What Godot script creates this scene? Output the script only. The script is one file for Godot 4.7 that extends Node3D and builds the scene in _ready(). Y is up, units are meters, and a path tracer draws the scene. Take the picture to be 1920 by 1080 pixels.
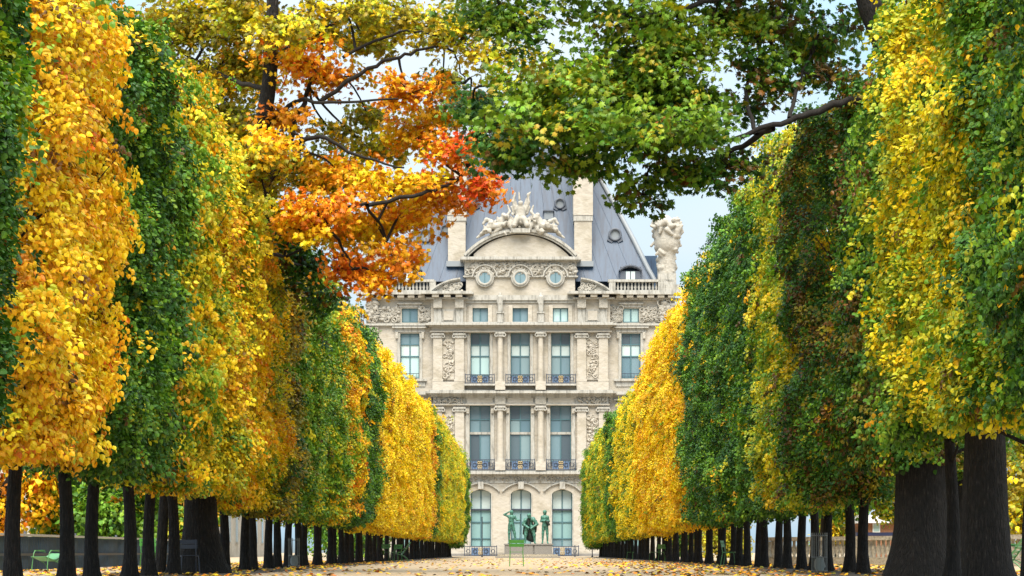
extends Node3D

const FP := 4200.0        # focal length in photograph pixels (1920 wide)
const EYE := 0.45         # the camera stands low on the sand
const VX := 985.0         # vanishing point in photograph pixels
const VY := 1035.0
const BZ := -240.0        # plane of the pavilion's front
const BS := 17.5          # photograph pixels per metre on that plane

var M := {}
var taken := {}

func numbered(n: String) -> String:
	if not taken.has(n):
		taken[n] = 0
		return n
	taken[n] += 1
	return "%s_%03d" % [n, taken[n]]

func tag(o: Node3D, label: String, category: String, group := "", kind := "") -> Node3D:
	o.set_meta("label", label)
	if category: o.set_meta("category", category)
	if group: o.set_meta("group", group)
	if kind: o.set_meta("kind", kind)
	return o

func thing(called: String, label: String, category: String, at := Vector3.ZERO, turn := 0.0, group := "") -> Node3D:
	var o := Node3D.new()
	o.name = numbered(called)
	add_child(o)
	o.position = at
	o.rotation.y = turn
	tag(o, label, category, group)
	return o

func copy_of(o: Node3D, label: String, at: Vector3, turn: float) -> Node3D:
	var c: Node3D = o.duplicate()
	c.name = numbered(String(o.name).split("_0")[0])
	add_child(c)
	c.position = at
	c.rotation.y = turn
	c.set_meta("label", label)
	return c

func part(called: String, mesh: Mesh, mat: Material, parent: Node3D, at := Vector3.ZERO) -> MeshInstance3D:
	var o := MeshInstance3D.new()
	o.name = called
	o.mesh = mesh
	o.material_override = mat
	parent.add_child(o, true)
	o.position = at
	return o

func struct(called: String, mesh: Mesh, mat: Material, at := Vector3.ZERO) -> MeshInstance3D:
	var o := MeshInstance3D.new()
	o.name = numbered(called)
	o.mesh = mesh
	o.material_override = mat
	add_child(o)
	o.position = at
	o.set_meta("kind", "structure")
	return o

# ---------------------------------------------------------------- shapes
func S() -> SurfaceTool:
	var st := SurfaceTool.new()
	st.begin(Mesh.PRIMITIVE_TRIANGLES)
	return st

func add(st: SurfaceTool, m: Mesh, t: Transform3D) -> void:
	st.append_from(m, 0, t)

func quad(st: SurfaceTool, a: Vector3, b: Vector3, c: Vector3, d: Vector3) -> void:
	var n := (c - a).cross(b - a).normalized()
	for p: Vector3 in [a, b, c, a, c, d]:
		st.set_normal(n)
		st.add_vertex(p)

func box_mesh(size: Vector3) -> BoxMesh:
	var b := BoxMesh.new()
	b.size = size
	return b

func add_box(st: SurfaceTool, lo: Vector3, hi: Vector3) -> void:
	add(st, box_mesh(hi - lo), Transform3D(Basis(), (lo + hi) / 2.0))

func add_bar(st: SurfaceTool, a: Vector3, b: Vector3, w: float, h: float) -> void:
	var d := b - a
	var up := Vector3.UP if absf(d.normalized().y) < 0.9 else Vector3.BACK
	add(st, box_mesh(Vector3(w, h, d.length())), Transform3D(Basis.looking_at(d, up), (a + b) / 2.0))

func tube(st: SurfaceTool, pts: Array, rad: Array, sides := 7) -> void:
	# a bent tapered tube; radii may be fewer than points
	var n := pts.size()
	var first := []
	var side := Vector3.RIGHT
	var rings := []
	for i in n:
		var p: Vector3 = pts[i]
		var d: Vector3 = ((pts[mini(i + 1, n - 1)] as Vector3) - (pts[maxi(i - 1, 0)] as Vector3)).normalized()
		side = (side - d * side.dot(d))
		if side.length() < 0.05:
			side = d.cross(Vector3(0.3, 0.2, 0.9))
		side = side.normalized()
		var up := d.cross(side)
		var r: float = rad[mini(i, rad.size() - 1)]
		var ring := []
		for k in sides:
			var a := TAU * k / sides
			var dir := side * cos(a) + up * sin(a)
			ring.append([p + dir * r, dir])
		rings.append(ring)
	for i in n - 1:
		for k in sides:
			var k2 := (k + 1) % sides
			for v in [rings[i][k], rings[i + 1][k], rings[i + 1][k2], rings[i][k], rings[i + 1][k2], rings[i][k2]]:
				st.set_normal(v[1])
				st.add_vertex(v[0])

func curve(pts: Array, steps: int) -> Array:
	# Catmull-Rom through the points
	var out := []
	var n := pts.size()
	for i in n - 1:
		var p0: Vector3 = pts[maxi(i - 1, 0)]
		var p1: Vector3 = pts[i]
		var p2: Vector3 = pts[i + 1]
		var p3: Vector3 = pts[mini(i + 2, n - 1)]
		for s in steps:
			out.append(p1.cubic_interpolate(p2, p0, p3, float(s) / steps))
	out.append(pts[n - 1])
	return out

func ramp(a: float, b: float, n: int, power := 1.0) -> Array:
	var o := []
	for i in n:
		o.append(lerpf(a, b, pow(float(i) / maxf(n - 1, 1), power)))
	return o

func fin(st: SurfaceTool) -> ArrayMesh:
	return st.commit()

func P(px: float, py: float, z: float) -> Vector3:
	# the point at distance z whose picture is at that photograph pixel
	var s := FP / z
	return Vector3((px - VX) / s, EYE + (VY - py) / s, -z)

# a closed skin round tapered capsules that melt into each other (surface nets)
func skin(bones: Array, cell: float, k: float) -> ArrayMesh:
	var lo := Vector3(1e9, 1e9, 1e9)
	var hi := -lo
	for b in bones:
		var r: float = maxf(b[2], b[3]) + k + cell * 2.0
		for p: Vector3 in [b[0], b[1]]:
			lo = lo.min(p - Vector3.ONE * r)
			hi = hi.max(p + Vector3.ONE * r)
	var nx := int((hi.x - lo.x) / cell) + 2
	var ny := int((hi.y - lo.y) / cell) + 2
	var nz := int((hi.z - lo.z) / cell) + 2
	var f := PackedFloat32Array()
	f.resize(nx * ny * nz)
	f.fill(1.0)
	for b in bones:
		var a: Vector3 = b[0]
		var ab: Vector3 = b[1] - a
		var ra: float = b[2]
		var rb: float = b[3]
		var l2 := maxf(ab.length_squared(), 1e-9)
		var r: float = maxf(ra, rb) + k + cell * 1.5
		var mn: Vector3 = (a.min(b[1]) - Vector3.ONE * r - lo) / cell
		var mx: Vector3 = (a.max(b[1]) + Vector3.ONE * r - lo) / cell
		for z in range(maxi(int(mn.z), 0), mini(int(mx.z) + 1, nz)):
			for y in range(maxi(int(mn.y), 0), mini(int(mx.y) + 1, ny)):
				for x in range(maxi(int(mn.x), 0), mini(int(mx.x) + 1, nx)):
					var p := lo + Vector3(x, y, z) * cell - a
					var t := clampf(p.dot(ab) / l2, 0.0, 1.0)
					var d := (p - ab * t).length() - lerpf(ra, rb, t)
					var at := (z * ny + y) * nx + x
					var e := f[at]
					var h := maxf(k - absf(e - d), 0.0) / k
					f[at] = minf(e, d) - h * h * k * 0.25
	var id := {}
	var pos := PackedVector3Array()
	var nor := PackedVector3Array()
	var idx := PackedInt32Array()
	var sx := 1
	var sy := nx
	var sz := nx * ny
	for z in range(0, nz - 1):
		for y in range(0, ny - 1):
			for x in range(0, nx - 1):
				var at := z * sz + y * sy + x
				var c := [f[at], f[at + 1], f[at + sy], f[at + sy + 1], f[at + sz], f[at + sz + 1], f[at + sz + sy], f[at + sz + sy + 1]]
				var inside := 0
				for v in c:
					if v < 0.0: inside += 1
				if inside == 0 or inside == 8: continue
				var sum := Vector3.ZERO
				var cnt := 0
				for e in [[0, 1], [2, 3], [4, 5], [6, 7], [0, 2], [1, 3], [4, 6], [5, 7], [0, 4], [1, 5], [2, 6], [3, 7]]:
					var va: float = c[e[0]]
					var vb: float = c[e[1]]
					if (va < 0.0) == (vb < 0.0): continue
					var t := va / (va - vb)
					var pa := Vector3(e[0] & 1, (e[0] >> 1) & 1, e[0] >> 2)
					var pb := Vector3(e[1] & 1, (e[1] >> 1) & 1, e[1] >> 2)
					sum += pa.lerp(pb, t)
					cnt += 1
				id[at] = pos.size()
				pos.append(lo + (Vector3(x, y, z) + sum / cnt) * cell)
				nor.append(Vector3(c[1] - c[0] + c[3] - c[2] + c[5] - c[4] + c[7] - c[6], c[2] - c[0] + c[3] - c[1] + c[6] - c[4] + c[7] - c[5], c[4] - c[0] + c[5] - c[1] + c[6] - c[2] + c[7] - c[3]).normalized())
	for at in id:
		for axis in 3:
			var s1: int = [sx, sy, sz][axis]
			var u: int = [sy, sz, sx][axis]
			var w: int = [sz, sx, sy][axis]
			var here := f[at] < 0.0
			if here == (f[at + s1] < 0.0): continue
			if not (id.has(at - u) and id.has(at - w) and id.has(at - u - w)): continue
			var q := [id[at], id[at - u], id[at - u - w], id[at - w]]
			if here: q.reverse()
			for i in [0, 1, 2, 0, 2, 3]:
				idx.append(q[i])
	var arr := []
	arr.resize(Mesh.ARRAY_MAX)
	arr[Mesh.ARRAY_VERTEX] = pos
	arr[Mesh.ARRAY_NORMAL] = nor
	arr[Mesh.ARRAY_INDEX] = idx
	var m := ArrayMesh.new()
	m.add_surface_from_arrays(Mesh.PRIMITIVE_TRIANGLES, arr)
	return m

# ---------------------------------------------------------------- materials
func noise_tex(sd: int, freq: float, octaves: int, cols: Array, offs: Array, size := 512, stretch := Vector2i(1, 1)) -> Texture2D:
	var n := FastNoiseLite.new()
	n.seed = sd
	n.noise_type = FastNoiseLite.TYPE_SIMPLEX_SMOOTH
	n.frequency = freq
	n.fractal_octaves = octaves
	n.fractal_gain = 0.6
	var g := Gradient.new()
	g.offsets = PackedFloat32Array(offs)
	var pc := PackedColorArray()
	for c: Color in cols: pc.append(c.linear_to_srgb())
	g.colors = pc
	var t := NoiseTexture2D.new()
	t.width = size * stretch.x
	t.height = size * stretch.y
	t.seamless = true
	t.noise = n
	t.color_ramp = g
	return t

func grey_tex(sd: int, freq: float, octaves: int, size := 512) -> Texture2D:
	var n := FastNoiseLite.new()
	n.seed = sd
	n.frequency = freq
	n.fractal_octaves = octaves
	var t := NoiseTexture2D.new()
	t.width = size
	t.height = size
	t.seamless = true
	t.noise = n
	return t

func lin(r: float, g: float, b: float) -> Color:
	return Color(r, g, b).linear_to_srgb()

func plain(c: Color, rough := 0.7, metal := 0.0) -> StandardMaterial3D:
	var m := StandardMaterial3D.new()
	m.albedo_color = c.linear_to_srgb()
	m.roughness = rough
	m.metallic = metal
	return m

func textured(tex: Texture2D, scale: Vector3, rough: float, bump: Texture2D = null, depth := 1.0) -> StandardMaterial3D:
	var m := StandardMaterial3D.new()
	m.albedo_texture = tex
	m.roughness = rough
	m.uv1_triplanar = true
	m.uv1_world_triplanar = true
	m.uv1_scale = scale
	if bump:
		m.heightmap_enabled = true
		m.heightmap_texture = bump
		m.heightmap_scale = depth
	return m

func make_materials() -> void:
	var stone_bump := grey_tex(5, 0.03, 5)
	M.stone = textured(noise_tex(11, 0.006, 6, [Color(0.3367, 0.3058, 0.2532), Color(0.3974, 0.3692, 0.3160), Color(0.4263, 0.3994, 0.3537), Color(0.3697, 0.3411, 0.2919)], [0.2, 0.42, 0.6, 0.85]), Vector3(.09, .14, .09), 0.9, stone_bump, 3.0)
	M.trim = textured(noise_tex(12, 0.008, 6, [Color(0.2240, 0.2200, 0.2042), Color(0.3450, 0.3380, 0.3087), Color(0.4020, 0.3980, 0.3734), Color(0.2870, 0.2840, 0.2631)], [0.15, 0.42, 0.6, 0.9]), Vector3(.4, .09, .4), 0.9, stone_bump, 3.0)
	M.carved = textured(noise_tex(13, 0.012, 5, [Color(0.2686, 0.2556, 0.2246), Color(0.3496, 0.3324, 0.2924), Color(0.3934, 0.3786, 0.3428), Color(0.3088, 0.2940, 0.2594)], [0.15, 0.42, 0.62, 0.9]), Vector3(.2, .2, .2), 0.92, stone_bump, 5.0)
	M.slate = textured(noise_tex(21, 0.010, 6, [Color(0.0148, 0.0343, 0.0711), Color(0.0241, 0.0546, 0.1088), Color(0.0320, 0.0699, 0.1294), Color(0.0204, 0.0470, 0.0932)], [0.2, 0.42, 0.62, 0.85]), Vector3(.25, .035, .25), 0.5)
	M.lead = plain(Color(.085, .10, .13), 0.5)
	M.lead_pale = plain(Color(.22, .25, .28), 0.55)
	M.frame = plain(Color(.06, .14, .17), 0.5)
	M.iron = plain(Color(.035, .045, .07), 0.45)
	M.iron_panel = plain(Color(.10, .17, .30), 0.5)
	M.gilt = plain(Color(.42, .33, .18), 0.5, 0.4)
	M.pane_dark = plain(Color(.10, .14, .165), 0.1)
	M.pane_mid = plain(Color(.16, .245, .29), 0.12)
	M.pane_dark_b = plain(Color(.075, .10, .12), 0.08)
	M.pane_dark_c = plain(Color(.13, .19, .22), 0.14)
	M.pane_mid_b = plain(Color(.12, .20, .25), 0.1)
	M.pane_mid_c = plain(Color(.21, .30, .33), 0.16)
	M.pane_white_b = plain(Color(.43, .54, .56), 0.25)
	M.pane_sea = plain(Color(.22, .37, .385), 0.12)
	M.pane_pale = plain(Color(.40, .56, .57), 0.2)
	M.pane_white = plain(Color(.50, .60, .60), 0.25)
	M.bronze = textured(noise_tex(31, 0.02, 5, [Color(0.0067, 0.0165, 0.0164), Color(0.0294, 0.1155, 0.0910), Color(0.0840, 0.2392, 0.1911), Color(0.0420, 0.1568, 0.1274)], [0.18, 0.4, 0.62, 0.9]), Vector3(.9, .35, .9), 0.55)
	M.bronze_dark = plain(Color(.008, .018, .016), 0.6)
	M.granite = textured(noise_tex(33, 0.05, 5, [Color(.10, .10, .10), Color(.21, .205, .20), Color(.28, .27, .26)], [0.2, 0.5, 0.8]), Vector3(.8, .8, .8), 0.85)
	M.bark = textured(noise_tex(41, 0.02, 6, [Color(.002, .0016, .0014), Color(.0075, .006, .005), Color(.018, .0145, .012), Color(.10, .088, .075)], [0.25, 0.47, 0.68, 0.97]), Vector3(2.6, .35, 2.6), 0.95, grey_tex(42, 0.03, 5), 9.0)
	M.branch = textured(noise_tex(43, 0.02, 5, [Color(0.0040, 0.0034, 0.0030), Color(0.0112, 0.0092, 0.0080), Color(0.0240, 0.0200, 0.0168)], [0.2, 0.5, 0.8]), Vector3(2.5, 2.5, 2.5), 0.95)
	M.sand = textured(noise_tex(51, 0.02, 6, [Color(0.2439, 0.1758, 0.1042), Color(0.3573, 0.2781, 0.1767), Color(0.4230, 0.3422, 0.2362), Color(0.3087, 0.2362, 0.1451)], [0.2, 0.45, 0.65, 0.9], 1024), Vector3(.16, .16, .16), 0.95, grey_tex(52, 0.06, 4), 1.2)
	M.green = plain(Color(.045, .20, .03), 0.4)
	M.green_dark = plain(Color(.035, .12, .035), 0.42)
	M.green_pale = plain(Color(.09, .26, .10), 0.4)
	M.wire = plain(Color(.16, .17, .16), 0.4)
	M.bag = plain(Color(.22, .25, .24), 0.4)
	M.soil = textured(noise_tex(55, 0.03, 5, [Color(.03, .022, .015), Color(.075, .055, .038), Color(.13, .095, .06)], [0.2, 0.5, 0.85]), Vector3(.5, .5, .5), 0.95, grey_tex(56, 0.06, 4), 1.5)
	M.fence = textured(noise_tex(61, 0.03, 4, [Color(.016, .036, .062), Color(.028, .058, .098), Color(.045, .085, .14)], [0.2, 0.5, 0.8]), Vector3(3.0, .3, 3.0), 0.8)
	M.rail = plain(Color(.5, .49, .48), 0.6)
	M.parapet = textured(noise_tex(62, 0.02, 5, [Color(.20, .18, .14), Color(.36, .32, .25), Color(.45, .41, .33)], [0.2, 0.5, 0.8]), Vector3(.6, .6, .6), 0.9, stone_bump, 1.5)
	M.white = plain(Color(.75, .77, .80), 0.6)
	M.navy = plain(Color(.02, .03, .09), 0.5)
	M.brick = textured(noise_tex(63, 0.05, 4, [Color(.16, .07, .04), Color(.32, .15, .08), Color(.40, .22, .13)], [0.2, 0.5, 0.8]), Vector3(.8, .8, .8), 0.9)
	for k in ["leaf", "litter"]:
		var m := StandardMaterial3D.new()
		m.vertex_color_use_as_albedo = true
		m.roughness = 0.42 if k == "leaf" else 0.7
		m.metallic_specular = 0.36
		m.backlight_enabled = true
		m.backlight = Color(0.72, 0.72, 0.5) if k == "leaf" else Color(0.2, 0.2, 0.1)
		M[k] = m

# ---------------------------------------------------------------- leaves
const DEEP := [[.042, .125, .016], [.058, .165, .020], [.085, .21, .024], [.027, .085, .013]]
const MID := [[.125, .275, .020], [.165, .345, .024], [.088, .21, .018], [.235, .40, .028]]
const MOSS := [[.140, .255, .017], [.185, .320, .020], [.100, .190, .014], [.260, .360, .022]]
const LIME := [[.44, .47, .022], [.58, .56, .024], [.31, .37, .022], [.66, .60, .024]]
const YELLOW := [[.88, .65, .016], [.88, .72, .024], [.86, .58, .012], [.88, .68, .016]]
const GOLD := [[.86, .48, .014], [.88, .54, .016], [.80, .38, .010], [.88, .60, .018]]
const ORANGE := [[.80, .27, .012], [.82, .33, .014], [.74, .19, .010], [.78, .29, .012]]
const RED := [[.74, .105, .020], [.70, .14, .014], [.76, .09, .022]]
const BROWN := [[.13, .070, .016], [.18, .105, .02], [.095, .06, .016], [.22, .10, .02]]
const OLIVE := [[.28, .235, .022], [.37, .30, .026], [.21, .19, .02], [.46, .36, .026]]

func leaf_fan(st: SurfaceTool, outline: Array, t: Transform3D, c: Color, fold: float) -> void:
	# outline: points of the blade from its base round to its base, y is along the blade
	var mid := Vector3(0, 0.45, 0)
	var pts := []
	for o: Vector2 in outline:
		pts.append(t * Vector3(o.x, o.y, -absf(o.x) * fold - o.y * o.y * 0.18))
	var m := t * mid
	for i in outline.size():
		var a: Vector3 = pts[i]
		var b: Vector3 = pts[(i + 1) % outline.size()]
		var n := (b - m).cross(a - m).normalized()
		for v: Vector3 in [m, a, b]:
			st.set_normal(n)
			st.set_color(c)
			st.add_vertex(v)

func sprig(sd: int, leaves: int, size: float, reach: float, outline: Array) -> ArrayMesh:
	# a leafy twig that grows along +y with its leaves mostly facing +z
	var r := RandomNumberGenerator.new()
	r.seed = sd
	var st := S()
	st.set_color(Color(.12, .10, .09))
	for seg in [[Vector3(0, -reach * .6, -.06), Vector3(.02, reach * .1, 0)], [Vector3(.02, reach * .1, 0), Vector3(-.02, reach * .7, .03)]]:
		var a: Vector3 = seg[0]
		var b: Vector3 = seg[1]
		for q in 3:
			var o1 := Vector3(cos(q * 2.1), 0, sin(q * 2.1)) * .006
			var o2 := Vector3(cos(q * 2.1 + 2.1), 0, sin(q * 2.1 + 2.1)) * .006
			for v: Vector3 in [a + o1, b, a + o2]:
				st.set_normal(o1.normalized())
				st.set_color(Color(.12, .10, .09))
				st.add_vertex(v)
	for i in leaves:
		var at := Vector3(r.randf_range(-1, 1) * reach, r.randf_range(-1, 1) * reach, r.randf_range(-.35, .35) * reach)
		var turn := Basis.from_euler(Vector3(r.randf_range(-.9, .7), r.randf_range(-.9, .9), PI + r.randf_range(-1.1, 1.1)))
		var s := size * r.randf_range(.6, 1.2)
		var k := r.randf_range(.72, 1.25)
		var warm := r.randf_range(-.14, .14)
		leaf_fan(st, outline, Transform3D(turn.scaled(Vector3.ONE * s), at), Color(k * (1.0 + warm), k * (1.0 - warm * .5), k * (1.0 - warm)), r.randf_range(.1, .5))
	return fin(st)

func blob_outline(kind: String) -> Array:
	if kind == "lime":
		return [Vector2(0, 0), Vector2(.36, .08), Vector2(.47, .38), Vector2(.28, .76), Vector2(0, 1.08), Vector2(-.28, .76), Vector2(-.47, .38), Vector2(-.36, .08)]
	# five lobed maple blade
	return [Vector2(0, 0), Vector2(.38, -.02), Vector2(.30, .2), Vector2(.66, .42), Vector2(.34, .55), Vector2(.40, .86), Vector2(.15, .72), Vector2(0, 1.12),
		Vector2(-.15, .72), Vector2(-.40, .86), Vector2(-.34, .55), Vector2(-.66, .42), Vector2(-.30, .2), Vector2(-.38, -.02)]

var sprigs := {}

func make_sprigs() -> void:
	for k in 3:
		sprigs["lime%d" % k] = sprig(100 + k, 22, 0.069, 0.175, blob_outline("lime"))
		sprigs["maple%d" % k] = sprig(200 + k, 11, 0.108, 0.24, blob_outline("maple"))
	sprigs["far"] = sprig(300, 14, 0.17, 0.36, blob_outline("lime"))

func pick(r: RandomNumberGenerator, mix: Array) -> Color:
	# mix: [[share, palette], ...]
	var x := r.randf()
	for m in mix:
		x -= m[0]
		if x <= 0.0:
			var c: Array = m[1][r.randi() % m[1].size()]
			var k := r.randf_range(.8, 1.2)
			return Color(c[0] * k, c[1] * k, c[2] * k)
	var l: Array = mix[0][1][0]
	return Color(l[0], l[1], l[2])

func crown(called: String, mesh: Mesh, where: Array, tint: PackedColorArray, parent: Node3D) -> MultiMeshInstance3D:
	var mm := MultiMesh.new()
	mm.transform_format = MultiMesh.TRANSFORM_3D
	mm.use_colors = true
	mm.mesh = mesh
	mm.instance_count = where.size()
	for i in where.size():
		mm.set_instance_transform(i, where[i])
		mm.set_instance_color(i, tint[i])
	var o := MultiMeshInstance3D.new()
	o.name = called
	o.multimesh = mm
	o.material_override = M.leaf
	o.set_meta("kind", "stuff")
	parent.add_child(o, true)
	return o

func facing(r: RandomNumberGenerator, n: Vector3, wild: float, s: float) -> Basis:
	# z looks out along n, y hangs up, then shaken
	var z := (n + Vector3(r.randf_range(-1, 1), r.randf_range(-1, 1), r.randf_range(-1, 1)) * wild).normalized()
	var y := Vector3(r.randf_range(-.7, .7), 1, r.randf_range(-.7, .7))
	y = (y - z * y.dot(z)).normalized()
	return Basis(y.cross(z), y, z).scaled_local(Vector3.ONE * s)

var bulge := FastNoiseLite.new()
var patch := FastNoiseLite.new()

# a clipped crown: a tall box with soft edges, lumps and stray shoots. side: +1 if the avenue lies towards +x of the tree
func clipped_crown(parent: Node3D, sd: int, at: Vector3, side: float, half: Vector2, low: float, high: float, mix: Array, count: int, loose: float) -> void:
	var r := RandomNumberGenerator.new()
	r.seed = sd
	var where := []
	var tint := PackedColorArray()
	var total := 0.0
	for i in count:
		var u := r.randf()
		var ang: float
		if u < .50: ang = r.randfn(0.0, .62)
		elif u < .82: ang = PI * .5 + r.randfn(-.25, .5)
		else: ang = r.randf() * TAU
		# ang 0 looks to the avenue, PI/2 towards the near end
		var ca := cos(ang)
		var sa := sin(ang)
		var rr := pow(pow(absf(ca), 4.0) + pow(absf(sa), 4.0), -.25)
		var t := r.randf()
		var y := lerpf(low, high, t)
		var w := 1.0
		var top := (high - y) / 1.5
		if top < 1.0: w = sqrt(maxf(1.0 - (1.0 - top) * (1.0 - top), 0.02))
		var bot := (y - low) / 1.0
		if bot < 1.0: w *= lerpf(.5, 1.0, sqrt(bot))
		if r.randf() < .10:
			# inside the top and the bottom
			w *= sqrt(r.randf())
			y = high - r.randf() * .4 if r.randf() < .6 else low + r.randf() * .3
		var local := Vector3(ca * rr * half.x * w * side, y, sa * rr * half.y * w)
		var world := at + local
		var b := bulge.get_noise_3dv(world)
		var n := Vector3(ca * side, .15 + (.9 if top < .6 else 0.0), sa).normalized()
		var out := b * .72 - absf(r.randfn(0.0, .10 if at.z < -60.0 else .14))
		if r.randf() < loose: out += r.randf() * .4
		local += n * out
		if at.z > -60.0 and bulge.get_noise_3dv(world * 2.3 + Vector3(50, 0, 0)) > (.16 if loose > .12 else .30) and r.randf() < .8: continue
		var pm := patch.get_noise_3dv(world)
		var c := pick(r, mix[0] if pm < mix[2] else mix[1])
		if r.randf() < .05: c = pick(r, [[.4, LIME], [.25, GOLD], [.2, BROWN], [.15, MID]])
		where.append(Transform3D(facing(r, n + Vector3(0, .45, 0), .5, r.randf_range(.8, 1.15)), local))
		tint.append(c)
	crown("crown", sprigs["lime%d" % (sd % 3)], where, tint, parent)

func trunk_mesh(sd: int, h: float, r0: float, r1: float) -> ArrayMesh:
	var r := RandomNumberGenerator.new()
	r.seed = sd
	var st := S()
	var pts := []
	var rad := []
	var lean := Vector3(r.randf_range(-.025, .025), 0, r.randf_range(-.03, .03))
	for i in 13:
		var t := i / 12.0
		var y := h * pow(t, 1.5)
		pts.append(Vector3(lean.x * y + sin(y * 1.9 + sd) * .03, y - .03, lean.z * y))
		rad.append(lerpf(r0, r1, t) * (1.0 + .55 * exp(-y * 5.0) + r.randf_range(-.05, .05)))
	tube(st, pts, rad, 10)
	for k in 26:
		var y := lerpf(1.9, h * .95, k / 25.0)
		var a := r.randf() * TAU
		var d := Vector3(cos(a), 0, sin(a))
		var base := Vector3(lean.x * y, y, lean.z * y)
		var tip := base + d * r.randf_range(1.0, 1.3) + Vector3(0, r.randf_range(.5, 1.2), 0)
		tube(st, [base, base + d * .5 + Vector3(0, r.randf_range(.15, .4), 0), tip], [.035, .024, .008], 5)
		for q in 2:
			var e := Vector3(r.randf_range(-.5, .5), r.randf_range(.2, .7), r.randf_range(-.5, .5))
			tube(st, [base.lerp(tip, .55), base.lerp(tip, .8) + e * .5, tip + e], [.016, .011, .005], 4)
	return fin(st)

const ORD := ["first", "second", "third", "fourth", "fifth", "sixth", "seventh", "eighth", "ninth", "tenth", "eleventh", "twelfth", "thirteenth", "fourteenth", "fifteenth", "sixteenth", "seventeenth", "eighteenth", "nineteenth", "twentieth", "twenty-first", "twenty-second", "twenty-third", "twenty-fourth", "twenty-fifth", "twenty-sixth", "twenty-seventh", "twenty-eighth", "twenty-ninth", "thirtieth"]

func make_row(side: float, runs: Array, spots: Array, trunks: Array) -> void:
	# side -1: the row on the left. runs: [far limit, words, [mix, mix, threshold], loose]
	var count := {}
	var row := "left" if side < 0 else "right"
	for i in spots.size():
		var z: float = spots[i]
		var run: Array = runs[runs.size() - 1]
		for q in runs:
			if z < q[0]:
				run = q
				break
		var k: int = count.get(run[1], 0)
		count[run[1]] = k + 1
		var at := Vector3(side * 7.0 + sin(i * 2.7) * .08, 0, -z + sin(i * 4.3) * .12)
		var o := thing("clipped_tree", "%s %s clipped tree of the %s row, counted towards the pavilion" % [ORD[k], run[1], row], "tree", at, 0.0, "clipped trees lining the avenue")
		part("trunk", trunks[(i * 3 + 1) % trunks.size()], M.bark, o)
		var far_end := clampf((z - 195.0) / 15.0, 0.0, 1.0)
		var high: float = (8.7 if z < 60 else 8.4 + clampf((z - 60) / 90.0, 0, 1) * .9) if side < 0 else (9.3 if z < 50 else 10.2 if z < 79.0 else 9.8 if z < 112.0 else 9.1 if z < 150.0 else 9.6)
		high += sin(i * 1.9 + side) * .22
		var low: float = (2.25 if z < 40.0 and side > 0 else 1.76 if z < 48.0 and side < 0 else 1.58) + sin(i * 3.1) * .15 - far_end * .75
		var n := 2600 if z < 60 else 2300
		clipped_crown(o, 1000 + i + (500 if side > 0 else 0), at, -side, Vector2(1.28 + far_end * .4 + sin(i * 5.3) * .05, 1.1 if side < 0 and z > 30.0 and z < 32.0 else 1.5), low, high, run[2], n, run[3])

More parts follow.
